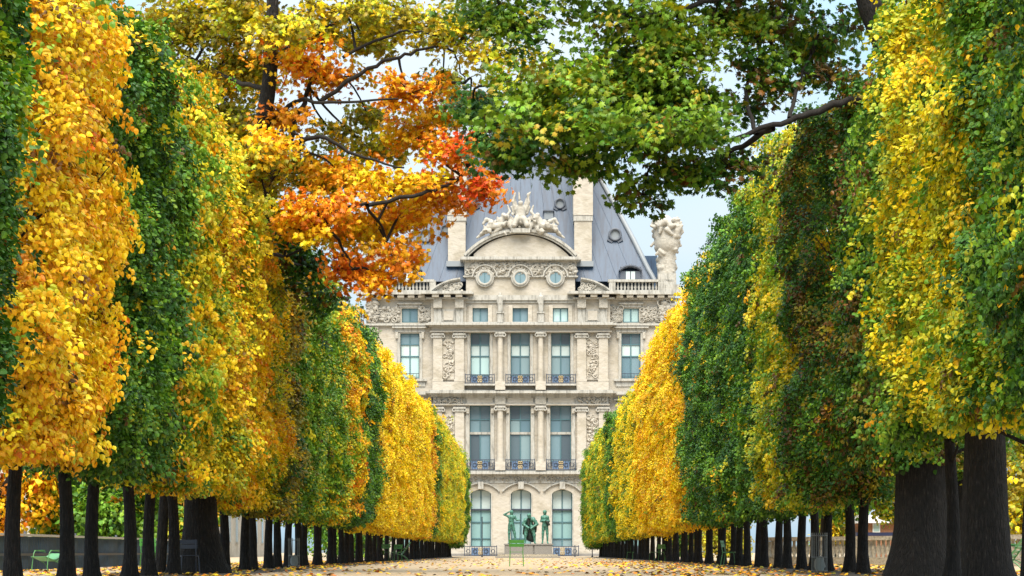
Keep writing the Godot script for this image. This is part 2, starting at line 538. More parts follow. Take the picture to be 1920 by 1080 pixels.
# ---------------------------------------------------------------- the two great maples
# limbs: [[points], r0, r1]; pads: [centre, radii, sprigs, mix]
func maple(called: String, label: String, base: Vector3, stem: Array, r0: float, r1: float, limbs: Array, pads: Array, sd: int, falloff := 1.0, gaps := .10) -> void:
	var o := thing(called, label, "tree", base)
	var r := RandomNumberGenerator.new()
	r.seed = sd
	var st := S()
	var pts := curve(stem, 5)
	var rad := []
	for i in pts.size():
		var y: float = pts[i].y - base.y
		rad.append(lerpf(r0, r1, pow(float(i) / (pts.size() - 1), falloff)) * (1.0 + .5 * exp(-y * 1.6) + r.randf_range(-.03, .03)))
	var rel := pts.map(func(p): return p - base)
	tube(st, rel, rad, 16)
	part("trunk", fin(st), M.bark, o)
	var skeleton := pts.slice(pts.size() / 2)
	for l in limbs:
		st = S()
		var lp := curve(l[0], 5)
		var wob := []
		for i in lp.size():
			wob.append(lp[i] - base + Vector3(r.randf_range(-1, 1), r.randf_range(-1, 1), r.randf_range(-1, 1)) * .035)
		tube(st, wob, ramp(l[1] * .75, l[2] * .6, lp.size()), 8)
		part("limb", fin(st), M.branch, o)
		skeleton.append_array(lp)
	var twigs := S()
	for p in pads:
		var c: Vector3 = p[0]
		var rd: Vector3 = p[1]
		var mix: Array = p[3]
		# a bough from the nearest wood to the pad
		var near: Vector3 = skeleton[0]
		for q: Vector3 in skeleton:
			if q.distance_squared_to(c) < near.distance_squared_to(c): near = q
		var way := curve([near, near.lerp(c, .5) + Vector3(r.randf_range(-.2, .2), r.randf_range(0, .35), r.randf_range(-.3, .3)), c], 4)
		tube(twigs, way.map(func(v): return v - base), ramp(.035, .014, way.size()), 5)
		var n: int = p[2]
		var where := []
		var tint := PackedColorArray()
		var shoots := []
		for k in 9:
			var e := Vector3(r.randf_range(-1, 1), r.randf_range(-.8, .9), r.randf_range(-1, 1)).normalized() * r.randf_range(.6, .95) * rd
			var m := e * .5 + Vector3(r.randf_range(-.15, .15), r.randf_range(0, .15), 0)
			tube(twigs, [c - base, c + m - base, c + e - base], [.013, .009, .004], 4)
			shoots.append([m, e])
		for k in n:
			var l: Vector3
			if r.randf() < .7:
				var sh: Array = shoots[r.randi() % shoots.size()]
				var t := r.randf()
				l = (sh[0] as Vector3) * (t * 2.0) if t < .5 else (sh[0] as Vector3).lerp(sh[1], t * 2.0 - 1.0)
				l += Vector3(r.randfn(0, .24), r.randfn(0, .13), r.randfn(0, .26)) * rd
			else:
				l = Vector3(r.randf_range(-1, 1), r.randf_range(-1, 1), r.randf_range(-1, 1)).limit_length(1.0) * rd
			if bulge.get_noise_3dv((c + l) * 2.6) > gaps and r.randf() < .8: continue
			var flat := Vector3(r.randf_range(-.5, .5), .75, r.randf_range(-.2, .9))
			where.append(Transform3D(facing(r, flat, .6, r.randf_range(.8, 1.2)), c + l - base))
			tint.append(pick(r, mix))
		crown("crown", sprigs["maple%d" % (r.randi() % 3)], where, tint, o)
	part("twigs", fin(twigs), M.branch, o).set_meta("kind", "stuff")

func far_tree(called: String, label: String, at: Vector3, h: float, w: float, mix: Array, n: int, sd: int, low := .12, group := "") -> void:
	var o := thing(called, label, "tree", at, 0.0, group)
	var r := RandomNumberGenerator.new()
	r.seed = sd
	var st := S()
	tube(st, [Vector3.ZERO, Vector3(.1, h * .35, 0), Vector3(-.1, h * .8, .1)], [w * .07, w * .05, .03], 8)
	var blobs := []
	for k in 9:
		var y := lerpf(h * (low + .18), h * .9, k / 8.0)
		var a := r.randf() * TAU
		var q := w * .5 * r.randf_range(.2, .75)
		var c := Vector3(cos(a) * q, y, sin(a) * q)
		blobs.append([c, w * r.randf_range(.2, .34)])
		tube(st, [Vector3(0, y * .55, 0), c * Vector3(.5, .9, .5), c], [w * .03, w * .02, .01], 5)
	part("trunk", fin(st), M.branch, o)
	var where := []
	var tint := PackedColorArray()
	for k in n:
		var b: Array = blobs[r.randi() % blobs.size()]
		var d := Vector3(r.randfn(), r.randfn(), r.randfn()).normalized()
		where.append(Transform3D(facing(r, d + Vector3(0, .3, 0), .6, r.randf_range(.8, 1.2)), (b[0] as Vector3) + d * b[1] * Vector3(1, .9, 1) * sqrt(r.randf_range(.3, 1.0))))
		tint.append(pick(r, mix))
	crown("crown", sprigs["far"], where, tint, o)

# ---------------------------------------------------------------- the pavilion; measures along its front are photograph pixels
func bx(px: float) -> float: return (px - 976.0) / BS
func by(py: float) -> float: return (VY + EYE * BS - py) / BS

func bb(called: String, mat: Material, parent: Node3D, x0: float, x1: float, y0: float, y1: float, front: float, back: float) -> MeshInstance3D:
	var lo := Vector3(bx(x0), by(y1), back)
	var hi := Vector3(bx(x1), by(y0), front)
	return part(called, box_mesh(hi - lo), mat, parent, (lo + hi) / 2.0 - (parent.position if parent is MeshInstance3D else Vector3.ZERO))

func sb(st: SurfaceTool, x0: float, x1: float, y0: float, y1: float, front: float, back: float) -> void:
	add_box(st, Vector3(bx(x0), by(y1), back), Vector3(bx(x1), by(y0), front))

# a profile of steps: each [y0, y1, projection]; returns one moulded band
func moulding(called: String, mat: Material, parent: Node3D, x0: float, x1: float, steps: Array, front: float, back: float) -> MeshInstance3D:
	var st := S()
	for s in steps:
		var e: float = s[2] * BS * .8
		sb(st, x0 - e, x1 + e, s[0], s[1], front + s[2], back)
	return part(called, fin(st), mat, parent)

# a wall face with openings [x0, x1, y0, y1, rise of an arched head] cut through it
func wall_face(called: String, mat: Material, parent: Node3D, x0: float, x1: float, y0: float, y1: float, holes: Array, z: float, deep: float) -> MeshInstance3D:
	var xs := [x0, x1]
	var ys := [y0, y1]
	for h in holes:
		xs.append_array([h[0], h[1]])
		ys.append_array([h[2], h[3]])
	xs.sort()
	ys.sort()
	var st := S()
	var q := func(a: float, b: float, c: float, d: float):
		quad(st, Vector3(bx(a), by(d), z), Vector3(bx(a), by(c), z), Vector3(bx(b), by(c), z), Vector3(bx(b), by(d), z))
	for i in xs.size() - 1:
		for j in ys.size() - 1:
			var cx: float = (xs[i] + xs[i + 1]) / 2.0
			var cy: float = (ys[j] + ys[j + 1]) / 2.0
			if xs[i + 1] - xs[i] < .01 or ys[j + 1] - ys[j] < .01: continue
			var open := false
			for h in holes:
				if cx > h[0] and cx < h[1] and cy > h[2] and cy < h[3]: open = true
			if not open: q.call(xs[i], xs[i + 1], ys[j], ys[j + 1])
	for h in holes:
		var l := bx(h[0])
		var r := bx(h[1])
		var t := by(h[2])
		var b := by(h[3])
		var w := z - deep
		quad(st, Vector3(l, b, w), Vector3(l, t, w), Vector3(l, t, z), Vector3(l, b, z))
		quad(st, Vector3(r, b, z), Vector3(r, t, z), Vector3(r, t, w), Vector3(r, b, w))
		quad(st, Vector3(l, b, z), Vector3(r, b, z), Vector3(r, b, w), Vector3(l, b, w))
		var rise: float = h[4] / BS if h.size() > 4 else 0.0
		var n := 12 if rise > 0.0 else 1
		for k in n:
			var u0 := -1.0 + 2.0 * k / n
			var u1 := -1.0 + 2.0 * (k + 1) / n
			var xa := lerpf(l, r, (u0 + 1) / 2)
			var xb := lerpf(l, r, (u1 + 1) / 2)
			var ya := t - rise * (1.0 - sqrt(1.0 - u0 * u0 * .96))
			var yb := t - rise * (1.0 - sqrt(1.0 - u1 * u1 * .96))
			if rise > 0.0:
				quad(st, Vector3(xa, ya, z), Vector3(xa, t, z), Vector3(xb, t, z), Vector3(xb, yb, z))
			quad(st, Vector3(xa, ya, w), Vector3(xa, ya, z), Vector3(xb, yb, z), Vector3(xb, yb, w))
	return part(called, fin(st), mat, parent)

# window: rows = picture y where panes part; tones = pane materials from the top, left and right alike unless given as pairs
func window(parent: Node3D, xc: float, w: float, y0: float, y1: float, rows: Array, tones: Array, z: float, arch := 0.0) -> void:
	var st := S()
	var l := xc - w / 2.0
	var r := xc + w / 2.0
	sb(st, l, l + 1.8, y0, y1, z + .09, z - .06)
	sb(st, r - 1.8, r, y0, y1, z + .09, z - .06)
	sb(st, l, r, y0, y0 + 1.5, z + .092, z - .06)
	sb(st, l, r, y1 - 2.2, y1, z + .092, z - .06)
	sb(st, xc - 1.1, xc + 1.1, y0, y1, z + .11, z - .05)
	for y in rows.slice(1, rows.size() - 1):
		sb(st, l, r, y - 1.0, y + 1.0, z + .13, z - .05)
	var f := part("window", fin(st), M.frame, parent)
	for i in rows.size() - 1:
		for s in 2:
			var tone: String = tones[i] if not tones[i] is Array else tones[i][s]
			var pick_of := int(absf(xc * 7.3 + y0 * 3.1 + i * 5.7 + s * 2.3)) % 4
			if M.has(tone + "_b") and pick_of == 1: tone += "_b"
			elif M.has(tone + "_c") and pick_of == 2: tone += "_c"
			var a := l + 1.0 if s == 0 else xc
			bb("pane", M[tone], f, a, a + w / 2.0 - 1.0, rows[i], rows[i + 1], z + .02 + .004 * s, z - .02)

func railing(parent: Node3D, xc: float, half: float, y0: float, y1: float, z: float) -> void:
	var st := S()
	sb(st, xc - half, xc + half, y0, y0 + 1.4, z + .05, z - .05)
	sb(st, xc - half, xc + half, y1 - 1.4, y1, z + .05, z - .05)
	var n := int(half / 2.2)
	for i in n + 1:
		var x := xc - half + 2.0 * half * i / n
		sb(st, x - .35, x + .35, y0, y1, z + .03, z - .03)
	for s in [-1.0, 1.0]:
		sb(st, xc + s * half - .7, xc + s * half + .7, y0 - 1.5, y1, z + .06, z - .06)
		sb(st, xc + s * half - .5, xc + s * half + .5, y1 - 1.4, y1, z + .02, z - .7)
		for q in 2:
			var t := TorusMesh.new()
			t.inner_radius = .17
			t.outer_radius = .24
			t.rings = 10
			t.ring_segments = 4
			add(st, t, Transform3D(Basis.from_euler(Vector3(PI / 2, 0, 0)), Vector3(bx(xc + s * half * (.35 + .42 * q)), by((y0 + y1) / 2.0), z)))
	var b := part("balcony", fin(st), M.iron, parent)
	for s in [-1.0, 1.0]:
		bb("panel", M.iron_panel, b, xc + s * half * .36 - half * .22, xc + s * half * .36 + half * .22, y0 + 3.0, y1 - 2.0, z - .05, z - .09)
	var o := S()
	for q in [[-2.0, 4.0], [2.0, 4.0], [-2.0, 9.0], [2.0, 9.0]]:
		var t := TorusMesh.new()
		t.inner_radius = .08
		t.outer_radius = .17
		t.rings = 10
		t.ring_segments = 4
		add(o, t, Transform3D(Basis.from_euler(Vector3(PI / 2, 0, 0)), Vector3(bx(xc + q[0]), by(y0 + q[1] * (y1 - y0) / 13.0), z + .02)))
	part("ornament", fin(o), M.gilt, b)

# carved work: leaves and scrolls that stand out of the wall
func relief(called: String, parent: Node3D, x0: float, x1: float, y0: float, y1: float, z: float, n: int, sd: int, big := .34, proud := .22) -> void:
	var r := RandomNumberGenerator.new()
	r.seed = sd
	var st := S()
	for i in n:
		var at := Vector3(lerpf(bx(x0), bx(x1), r.randf()), lerpf(by(y0), by(y1), r.randf()), z)
		if r.randf() < .55:
			var s := SphereMesh.new()
			s.radial_segments = 7
			s.rings = 4
			s.radius = .5
			s.height = 1.0
			add(st, s, Transform3D(Basis.from_euler(Vector3(0, 0, r.randf() * PI)).scaled_local(Vector3(r.randf_range(.5, 1.3) * big, r.randf_range(1.0, 2.6) * big, proud * r.randf_range(.8, 1.8))), at))
		else:
			var t := TorusMesh.new()
			t.outer_radius = r.randf_range(.5, 1.1) * big
			t.inner_radius = t.outer_radius * .58
			t.rings = 10
			t.ring_segments = 5
			add(st, t, Transform3D(Basis.from_euler(Vector3(PI / 2 + r.randf_range(-.25, .25), r.randf_range(-.25, .25), 0)), at + Vector3(0, 0, proud * .3)))
	part(called, fin(st), M.stone if called == "carved_trophy" else M.carved, parent).set_meta("kind", "stuff")

func arc_band(called: String, mat: Material, parent: Node3D, xc: float, half: float, ybase: float, rise: float, thick: float, front: float, back: float, from := -1.0, to := 1.0) -> void:
	# a moulded segmental arch
	var st := S()
	var h := half / BS
	var s := rise / BS
	var rad := (h * h + s * s) / (2.0 * s)
	var cy := by(ybase) + s - rad
	var a0 := asin(h / rad)
	var th := thick / BS
	var n := 28
	for k in n:
		var ua := lerpf(from, to, float(k) / n) * a0
		var ub := lerpf(from, to, float(k + 1) / n) * a0
		for lay in [[0.0, .45, front], [.45, 1.0, front + .17]]:
			var ra: float = rad + th * lay[0]
			var rb: float = rad + th * lay[1]
			var zf: float = lay[2]
			var c := Vector3(bx(xc), cy, 0)
			var pa := c + Vector3(sin(ua), cos(ua), 0) * ra
			var pb := c + Vector3(sin(ua), cos(ua), 0) * rb
			var pc := c + Vector3(sin(ub), cos(ub), 0) * rb
			var pd := c + Vector3(sin(ub), cos(ub), 0) * ra
			var f := Vector3(0, 0, zf)
			var b := Vector3(0, 0, back)
			quad(st, pa + f, pb + f, pc + f, pd + f)
			quad(st, pb + f, pb + b, pc + b, pc + f)
			quad(st, pa + b, pa + f, pd + f, pd + b)
			if k == 0: quad(st, pa + b, pb + b, pb + f, pa + f)
			if k == n - 1: quad(st, pd + f, pc + f, pc + b, pd + b)
	part(called, fin(st), mat, parent)

func arc_fill(called: String, mat: Material, parent: Node3D, xc: float, half: float, ybase: float, rise: float, z: float, from := -1.0, to := 1.0) -> void:
	var st := S()
	var h := half / BS
	var s := rise / BS
	var rad := (h * h + s * s) / (2.0 * s)
	var cy := by(ybase) + s - rad
	var a0 := asin(h / rad)
	for k in 24:
		var xa := bx(xc) + sin(lerpf(from, to, k / 24.0) * a0) * rad
		var xb := bx(xc) + sin(lerpf(from, to, (k + 1) / 24.0) * a0) * rad
		var ya := cy + cos(lerpf(from, to, k / 24.0) * a0) * rad
		var yb := cy + cos(lerpf(from, to, (k + 1) / 24.0) * a0) * rad
		quad(st, Vector3(xa, by(ybase), z), Vector3(xa, ya, z), Vector3(xb, yb, z), Vector3(xb, by(ybase), z))
	part(called, fin(st), mat, parent)

func column(parent: Node3D, xc: float, half: float, y0: float, y1: float, z: float) -> void:
	var c := CylinderMesh.new()
	c.top_radius = half / BS * .88
	c.bottom_radius = half / BS
	c.height = by(y0) - by(y1)
	c.radial_segments = 18
	var at := Vector3(bx(xc), (by(y0) + by(y1)) / 2.0, z)
	var o := part("column", c, M.stone, parent, at)
	capital(o, xc, half, y0, z, at)
	var st := S()
	for q in [[1.5, 5.0, 1.35], [-2.0, 1.5, 1.15]]:
		var d := CylinderMesh.new()
		d.top_radius = half / BS * q[2]
		d.bottom_radius = d.top_radius
		d.height = (q[1] - q[0]) / BS
		d.radial_segments = 18
		add(st, d, Transform3D(Basis(), Vector3(bx(xc), by(y1 + (q[0] + q[1]) / 2.0 - 3.0), z) - at))
	part("base", fin(st), M.stone, o)

func capital(o: Node3D, xc: float, half: float, y0: float, z: float, at: Vector3) -> void:
	var st := S()
	for s in [-1.0, 1.0]:
		var v := TorusMesh.new()
		v.inner_radius = .07
		v.outer_radius = .25
		v.rings = 14
		v.ring_segments = 6
		add(st, v, Transform3D(Basis.from_euler(Vector3(PI / 2, 0, 0)).scaled(Vector3(1, 1, 3.0)), Vector3(bx(xc + s * (half + 1.4)), by(y0 - 3.0), z + .22) - at))
	var lo := Vector3(bx(xc - half - 3.2), by(y0 - 5.0), z - .4) - at
	var hi := Vector3(bx(xc + half + 3.2), by(y0 - 8.5), z + .52) - at
	add_box(st, lo, hi)
	add_box(st, Vector3(bx(xc - half - 1.0), by(y0), z - .3) - at, Vector3(bx(xc + half + 1.0), by(y0 - 5.0), z + .42) - at)
	part("capital", fin(st), M.trim, o)

func pilaster(parent: Node3D, xc: float, half: float, y0: float, y1: float, front: float, back: float) -> void:
	var o := bb("pilaster", M.stone, parent, xc - half, xc + half, y0, y1, front, back)
	capital(o, xc, half, y0, front - .3, o.position)
	bb("base", M.stone, o, xc - half - 1.5, xc + half + 1.5, y1 - 5.0, y1, front + .1, back)

func figure(parent: Node3D, called: String, bones: Array, cell: float, k: float, mat: Material, at := Vector3.ZERO) -> void:
	part(called, skin(bones, cell, k), mat, parent, at)

func lucarne(parent: Node3D, xc: float, yc: float, rad: float, z: float) -> void:
	var t := TorusMesh.new()
	t.inner_radius = rad / BS * .62
	t.outer_radius = rad / BS
	t.rings = 22
	t.ring_segments = 8
	var st := S()
	add(st, t, Transform3D(Basis.from_euler(Vector3(PI / 2, 0, 0)).scaled(Vector3(1, 1, 1.6)), Vector3(bx(xc), by(yc), z)))
	var c := CylinderMesh.new()
	c.top_radius = rad / BS * .9
	c.bottom_radius = c.top_radius
	c.height = 1.4
	c.cap_top = false
	c.cap_bottom = false
	c.radial_segments = 22
	add(st, c, Transform3D(Basis.from_euler(Vector3(PI / 2, 0, 0)), Vector3(bx(xc), by(yc), z - .7)))
	for s in [-1.0, 1.0]:
		add_bar(st, Vector3(bx(xc + s * rad * 1.1), by(yc + rad * .7), z), Vector3(bx(xc + s * rad * .4), by(yc + rad * 1.15), z), .16, .2)
	var o := part("dormer", fin(st), M.lead, parent)
	var p := CylinderMesh.new()
	p.top_radius = rad / BS * .62
	p.bottom_radius = p.top_radius
	p.height = .06
	var g := part("pane", p, M.lead_pale, o, Vector3(bx(xc), by(yc), z - .12))
	g.rotation.x = PI / 2

func oculus(parent: Node3D, xc: float, yc: float, rad: float, z: float) -> void:
	var st := S()
	for q in [[.66, 1.0, 1.6], [.95, 1.18, 1.0]]:
		var t := TorusMesh.new()
		t.inner_radius = rad / BS * q[0]
		t.outer_radius = rad / BS * q[1]
		t.rings = 26
		t.ring_segments = 8
		add(st, t, Transform3D(Basis.from_euler(Vector3(PI / 2, 0, 0)).scaled(Vector3(1, 1, q[2])), Vector3(bx(xc), by(yc), z)))
	var o := part("window", fin(st), M.trim, parent)
	var p := CylinderMesh.new()
	p.top_radius = rad / BS * .74
	p.bottom_radius = p.top_radius
	p.height = .08
	var g := part("pane", p, M.pane_mid, o, Vector3(bx(xc), by(yc), z + .04))
	g.rotation.x = PI / 2
	bb("glazing_bar", M.frame, o, xc - .6, xc + .6, yc - rad * .7, yc + rad * .7, z + .12, z + .05)

func make_pavilion() -> void:
	var b := thing("palace_pavilion", "cream stone palace pavilion with blue slate roof closing the avenue", "building", Vector3((976.0 - VX) / BS, 0, BZ))
	var zs := -.55      # side bays
	# --- masonry behind everything
	bb("masonry", M.stone, b, 686, 1266, 556, 1043, -1.25, -26.0)
	# --- ground floor
	var arches := []
	for x in [901.6, 977.0, 1054.2]: arches.append([x - 19.0, x + 19.0, 918.5, 1024.0, 9.0])
	wall_face("ground_floor_wall", M.stone, b, 812, 1141, 905, 1046, arches, .2, 1.1)
	var wing_l := [[749, 787, 918.5, 1024.0, 9.0]]
	var wing_r := [[1165, 1203, 918.5, 1024.0, 9.0]]
	wall_face("ground_floor_wall", M.stone, b, 686, 812, 905, 1046, wing_l, zs, .7)
	wall_face("ground_floor_wall", M.stone, b, 1141, 1266, 905, 1046, wing_r, zs, .7)
	for e in [812.0, 1141.0]:
		bb("corner_pier", M.stone, b, e - 4, e + 4, 905, 1046, .22, zs - .1)
	var k := 0
	for x in [768.0, 901.6, 977.0, 1054.2, 1184.0]:
		var zz := -.75 if k in [1, 2, 3] else -1.15
		window(b, x, 38, 918.5, 1026, [918.5, 955, 979, 1010, 1026], [["pane_white", "pane_white"], "pane_sea", "pane_sea", "pane_mid" if k == 3 else "pane_sea"], zz)
		var zf := .2 if k in [1, 2, 3] else zs
		bb("transom", M.iron, b, x - 19, x + 19, 954, 957, zz + .3, zz - .05)
		arc_band("hood_mould", M.trim, b, x, 33.0, 923.5, 15.0, 4.0, zf + .12, zf - .05)
		bb("keystone", M.trim, b, x - 5, x + 5, 903.5, 917, zf + .5, zf - .05)
		bb("impost", M.trim, b, x - 21, x - 19, 926, 1024, zf + .06, zf - .3)
		bb("impost", M.trim, b, x + 19, x + 21, 926, 1024, zf + .06, zf - .3)
		railing(b, x, 30, 1024, 1043, zf + .9)
		k += 1
	bb("plinth_course", M.granite, b, 806, 1147, 1038, 1046, .42, .1)
	# --- band above the ground floor
	moulding("string_course", M.trim, b, 812, 1141, [[882, 885.5, .55], [885.5, 889.5, .95], [889.5, 891.5, .5], [891.5, 906, .1]], .2, -1.2)
	moulding("string_course", M.trim, b, 686, 809, [[882, 885.5, .5], [885.5, 889.5, .8], [889.5, 906, .1]], zs, -1.2)
	moulding("string_course", M.trim, b, 1144, 1266, [[882, 885.5, .5], [885.5, 889.5, .8], [889.5, 906, .1]], zs, -1.2)
	relief("guilloche", b, 815, 1138, 895, 902, .32, 130, 71, .2, .12)
	# --- two tall storeys: the walls
	var h1 := []
	var h2 := []
	for x in [900.0, 975.5, 1051.5]:
		h1.append([x - 19.5, x + 19.5, 760, 883])
		h2.append([x - 18.0, x + 18.0, 623, 720])
	wall_face("first_floor_wall", M.stone, b, 812, 1141, 757, 884, h1, -.12, .9)
	wall_face("second_floor_wall", M.stone, b, 812, 1141, 618, 734, h2, -.12, .9)
	for w in [[686.0, 812.0, 768.0], [1141.0, 1266.0, 1183.5]]:
		wall_face("first_floor_wall", M.stone, b, w[0], w[1], 752, 884, [[w[2] - 18, w[2] + 18, 760, 855]], zs, .6)
		wall_face("second_floor_wall", M.stone, b, w[0], w[1], 606, 736, [[w[2] - 18, w[2] + 18, 624, 709]], zs, .6)
		wall_face("attic_wall", M.stone, b, w[0], w[1], 553, 608, [[w[2] - 15, w[2] + 15, 577, 604]], zs, .5)
	k = 0
	for x in [900.0, 975.5, 1051.5]:
		window(b, x, 39, 760, 866, [760, 786, 812, 866], [["pane_dark", "pane_dark"], ["pane_mid", "pane_dark"] if k != 1 else ["pane_mid", "pane_mid"], ["pane_dark", "pane_mid"] if k != 2 else ["pane_mid", "pane_dark"]], -.85)
		bb("transom", M.trim, b, x - 19.5, x + 19.5, 809.5, 814, -.65, -.9)
		window(b, x, 36, 623, 704, [623, 646, 667, 704], ["pane_dark", "pane_white", "pane_pale" if k == 0 else "pane_mid"], -.85)
		railing(b, x, 27, 862, 882, .75)
		railing(b, x, 27, 703, 720, .75)
		bb("balcony_slab", M.trim, b, x - 29, x + 29, 720.5, 724, 1.0, -.2)
		for s in [-1.0, 1.0]:
			bb("jamb_strip", M.trim, b, x + s * 23.5 - 3.2, x + s * 23.5 + 3.2, 772, 882, .04, -.2)
			bb("jamb_strip", M.trim, b, x + s * 21.5 - 2.2, x + s * 21.5 + 2.2, 626, 718, .02, -.2)
			bb("bracket", M.carved, b, x + s * 23.5 - 2.6, x + s * 23.5 + 2.6, 766, 775, .25, -.2)
			bb("rosette", M.trim, b, x + s * 27 - 2, x + s * 27 + 2, 866, 878, .5, -.2)
		bb("sunk_panel", M.stone, b, x - 24, x + 24, 746.5, 755, .17, -.2)
		moulding("panel_frame", M.trim, b, x - 26, x + 26, [[744.0, 746.4, .16], [755.2, 757.2, .12]], .06, -.2)
		k += 1
	for q in [[768.0, 0], [1183.5, 1]]:
		window(b, q[0], 36, 624, 709, [624, 645, 667, 709], ["pane_dark" if q[1] else "pane_mid", "pane_white", "pane_pale" if q[1] == 0 else "pane_mid"], zs - .45)
		window(b, q[0], 36, 760, 855, [760, 786, 812, 855], ["pane_pale", "pane_mid", "pane_dark"], zs - .45)
		window(b, q[0], 30, 577, 604, [577, 604], ["pane_mid" if q[1] == 0 else "pane_pale"], zs - .35)
		for y in [624.0, 760.0]:
			for s in [-1.0, 1.0]:
				bb("window_jamb", M.trim, b, q[0] + s * 20.8 - 2.6, q[0] + s * 20.8 + 2.6, y, y + 86, zs + .12, zs - .1)
				bb("bracket", M.carved, b, q[0] + s * 24.5 - 2.5, q[0] + s * 24.5 + 2.5, y - 2, y + 10, zs + .3, zs - .1)
			moulding("window_head", M.trim, b, q[0] - 27, q[0] + 27, [[y - 12, y - 9.5, .42], [y - 9.5, y - 2, .1]], zs, zs - .1)
			moulding("window_sill", M.trim, b, q[0] - 27, q[0] + 27, [[y + 86.5, y + 90, .35], [y + 90, y + 100, .12]], zs, zs - .1)
		var st := S()
		for i in 7: sb(st, q[0] - 17.5 + i * 5.83, q[0] - 16.8 + i * 5.83, 699.5, 708, zs - .1, zs - .14)
		sb(st, q[0] - 18, q[0] + 18, 699, 700, zs - .09, zs - .15)
		part("window_rail", fin(st), M.iron, b)
		moulding("window_head", M.trim, b, q[0] - 19, q[0] + 19, [[567, 570, .3], [570, 575, .08]], zs, zs - .1)
	# --- columns and pilasters
	for x in [938.0, 1013.7]:
		column(b, x, 5.8, 632, 716, .28)
		column(b, x, 6.6, 770, 866, .28)
		bb("pedestal", M.stone, b, x - 9.5, x + 9.5, 716, 732, .95, -.2)
		bb("pedestal", M.stone, b, x - 9.5, x + 9.5, 866, 882, .95, -.2)
		bb("frieze_block", M.carved, b, x - 10, x + 10, 744, 758, .42, -.2)
	for s in [0, 1]:
		for q in [[821.0, 8.5], [861.5, 8.5]]:
			var x: float = q[0] if s == 0 else 1952.0 - q[0]
			pilaster(b, x, q[1], 634, 716, .3, -.2)
			pilaster(b, x, q[1], 772, 868, .3, -.2)
			bb("console", M.carved, b, x - 8, x + 8, 562, 578, .55, -.3)
			bb("attic_pilaster", M.trim, b, x - 7, x + 7, 578, 606, .25, -.3)
		var m := 841.0 if s == 0 else 1111.0
		bb("pedestal", M.stone, b, m - 30, m + 30, 716.5, 733, .46, -.2)
		bb("pedestal", M.stone, b, m - 30, m + 30, 868.5, 882, .46, -.2)
		bb("carved_panel", M.stone, b, m - 11.5, m + 11.5, 636, 712, .1, -.2)
		bb("carved_panel", M.stone, b, m - 11.5, m + 11.5, 776, 864, .1, -.2)
		for seg in [[640.0, 655.0], [655.0, 672.0], [676.0, 690.0], [690.0, 706.0]]:
			relief("carved_trophy", b, m - 8, m + 8, seg[0], seg[1], .12, 13, int(seg[0]) + s, .3, .15)
		for seg in [[780.0, 796.0], [796.0, 812.0], [814.0, 835.0], [838.0, 856.0]]:
			relief("carved_trophy", b, m - 8, m + 8, seg[0], seg[1], .12, 13, int(seg[0]) + s, .3, .15)
		relief("carved_frieze", b, m - 26, m + 26, 746, 756, .18, 40, 91 + s, .22, .14)
		bb("attic_block", M.stone, b, m - 33, m + 33, 560, 608, .0, -1.25)
		moulding("panel_frame", M.trim, b, m - 12, m + 12, [[580.5, 603, .1]], .0, -.3)
		bb("sunk_panel", M.stone, b, m - 9, m + 9, 583, 600.5, .2, -.3)
		# segmental pediment cut short against the middle block
		var pc := 872.0 if s == 0 else 1080.0
		var fr := -1.0 if s == 0 else .12
		var to := -.12 if s == 0 else 1.0
		arc_fill("pediment_field", M.carved, b, pc, 66, 552, 26, .1, fr, to)
		arc_band("pediment_arch", M.trim, b, pc, 66, 552, 26, 5.0, .35, -1.0, fr, to)
		var c0 := 832.0 if s == 0 else 1085.0
		relief("pediment_carving", b, c0, c0 + 36, 534, 550, .15, 45, 131 + s, .3, .25)
		# balustrade
		var b0 := 690.0 if s == 0 else 1140.0
		bb("balustrade_rail", M.trim, b, b0, b0 + 124, 524, 528.5, .1, -.7)
		bb("balustrade_base", M.trim, b, b0, b0 + 124, 544, 550, .12, -.72)
		bb("parapet", M.trim, b, b0, b0 + 124, 550, 553, .05, -1.2)
		for i in 13:
			var x: float = (735.0 if s == 0 else 1152.0) + i * 6.6
			if s == 0 and x > 806: continue
			var st := S()
			tube(st, [Vector3(0, 0, 0), Vector3(0, .14, 0), Vector3(0, .32, 0), Vector3(0, .62, 0), Vector3(0, .8, 0), Vector3(0, .88, 0)], [.15, .1, .16, .09, .1, .14], 8)
			part("baluster", fin(st), M.trim, b, Vector3(bx(x), by(544), -.3))
		for x in ([693.0, 726.0, 811.0] if s == 0 else [1148.0, 1240.0, 1259.0]):
			bb("balustrade_pier", M.trim, b, x - 6, x + 6, 526, 546, .06, -.68)
		# carved work of the attic storey
		var a := 0.0 if s == 0 else 1.0
		for seg in [[692.0, 720.0], [720.0, 749.0], [787.0, 810.0]]:
			var u0: float = seg[0] if s == 0 else 1952.0 - seg[1]
			var u1: float = seg[1] if s == 0 else 1952.0 - seg[0]
			relief("carved_frieze", b, u0, u1, 576, 600, zs + .1, 46, int(seg[0]) + 7 * s, .34, .28)
		# quoins down the corner
		for i in 20:
			var y: float = 612.0 + i * 13.6
			if y > 720 and y < 760: continue
			if y > 870: break
			var u0 := 686.0 if s == 0 else 1244.0
			var inset := 6.0 if i % 2 else 0.0
			bb("quoin", M.stone, b, u0 + (0.0 if s == 0 else inset), u0 + 23.0 - (inset if s == 0 else 0.0), y, y + 11.4, zs + .22, zs - .1)
	# --- entablatures
	moulding("cornice", M.trim, b, 812, 1141, [[732, 734.5, .55], [734.5, 738.5, 1.0], [738.5, 741.5, .6], [741.5, 744, .3]], .1, -1.2)
	bb("frieze", M.trim, b, 812, 1141, 744, 758, .06, -.25)
	bb("architrave", M.stone, b, 810, 1143, 757.5, 760.2, .3, -.2)
	moulding("cornice", M.trim, b, 812, 1141, [[605, 607.5, .6], [607.5, 611, 1.0], [611, 613.5, .5]], .1, -1.2)
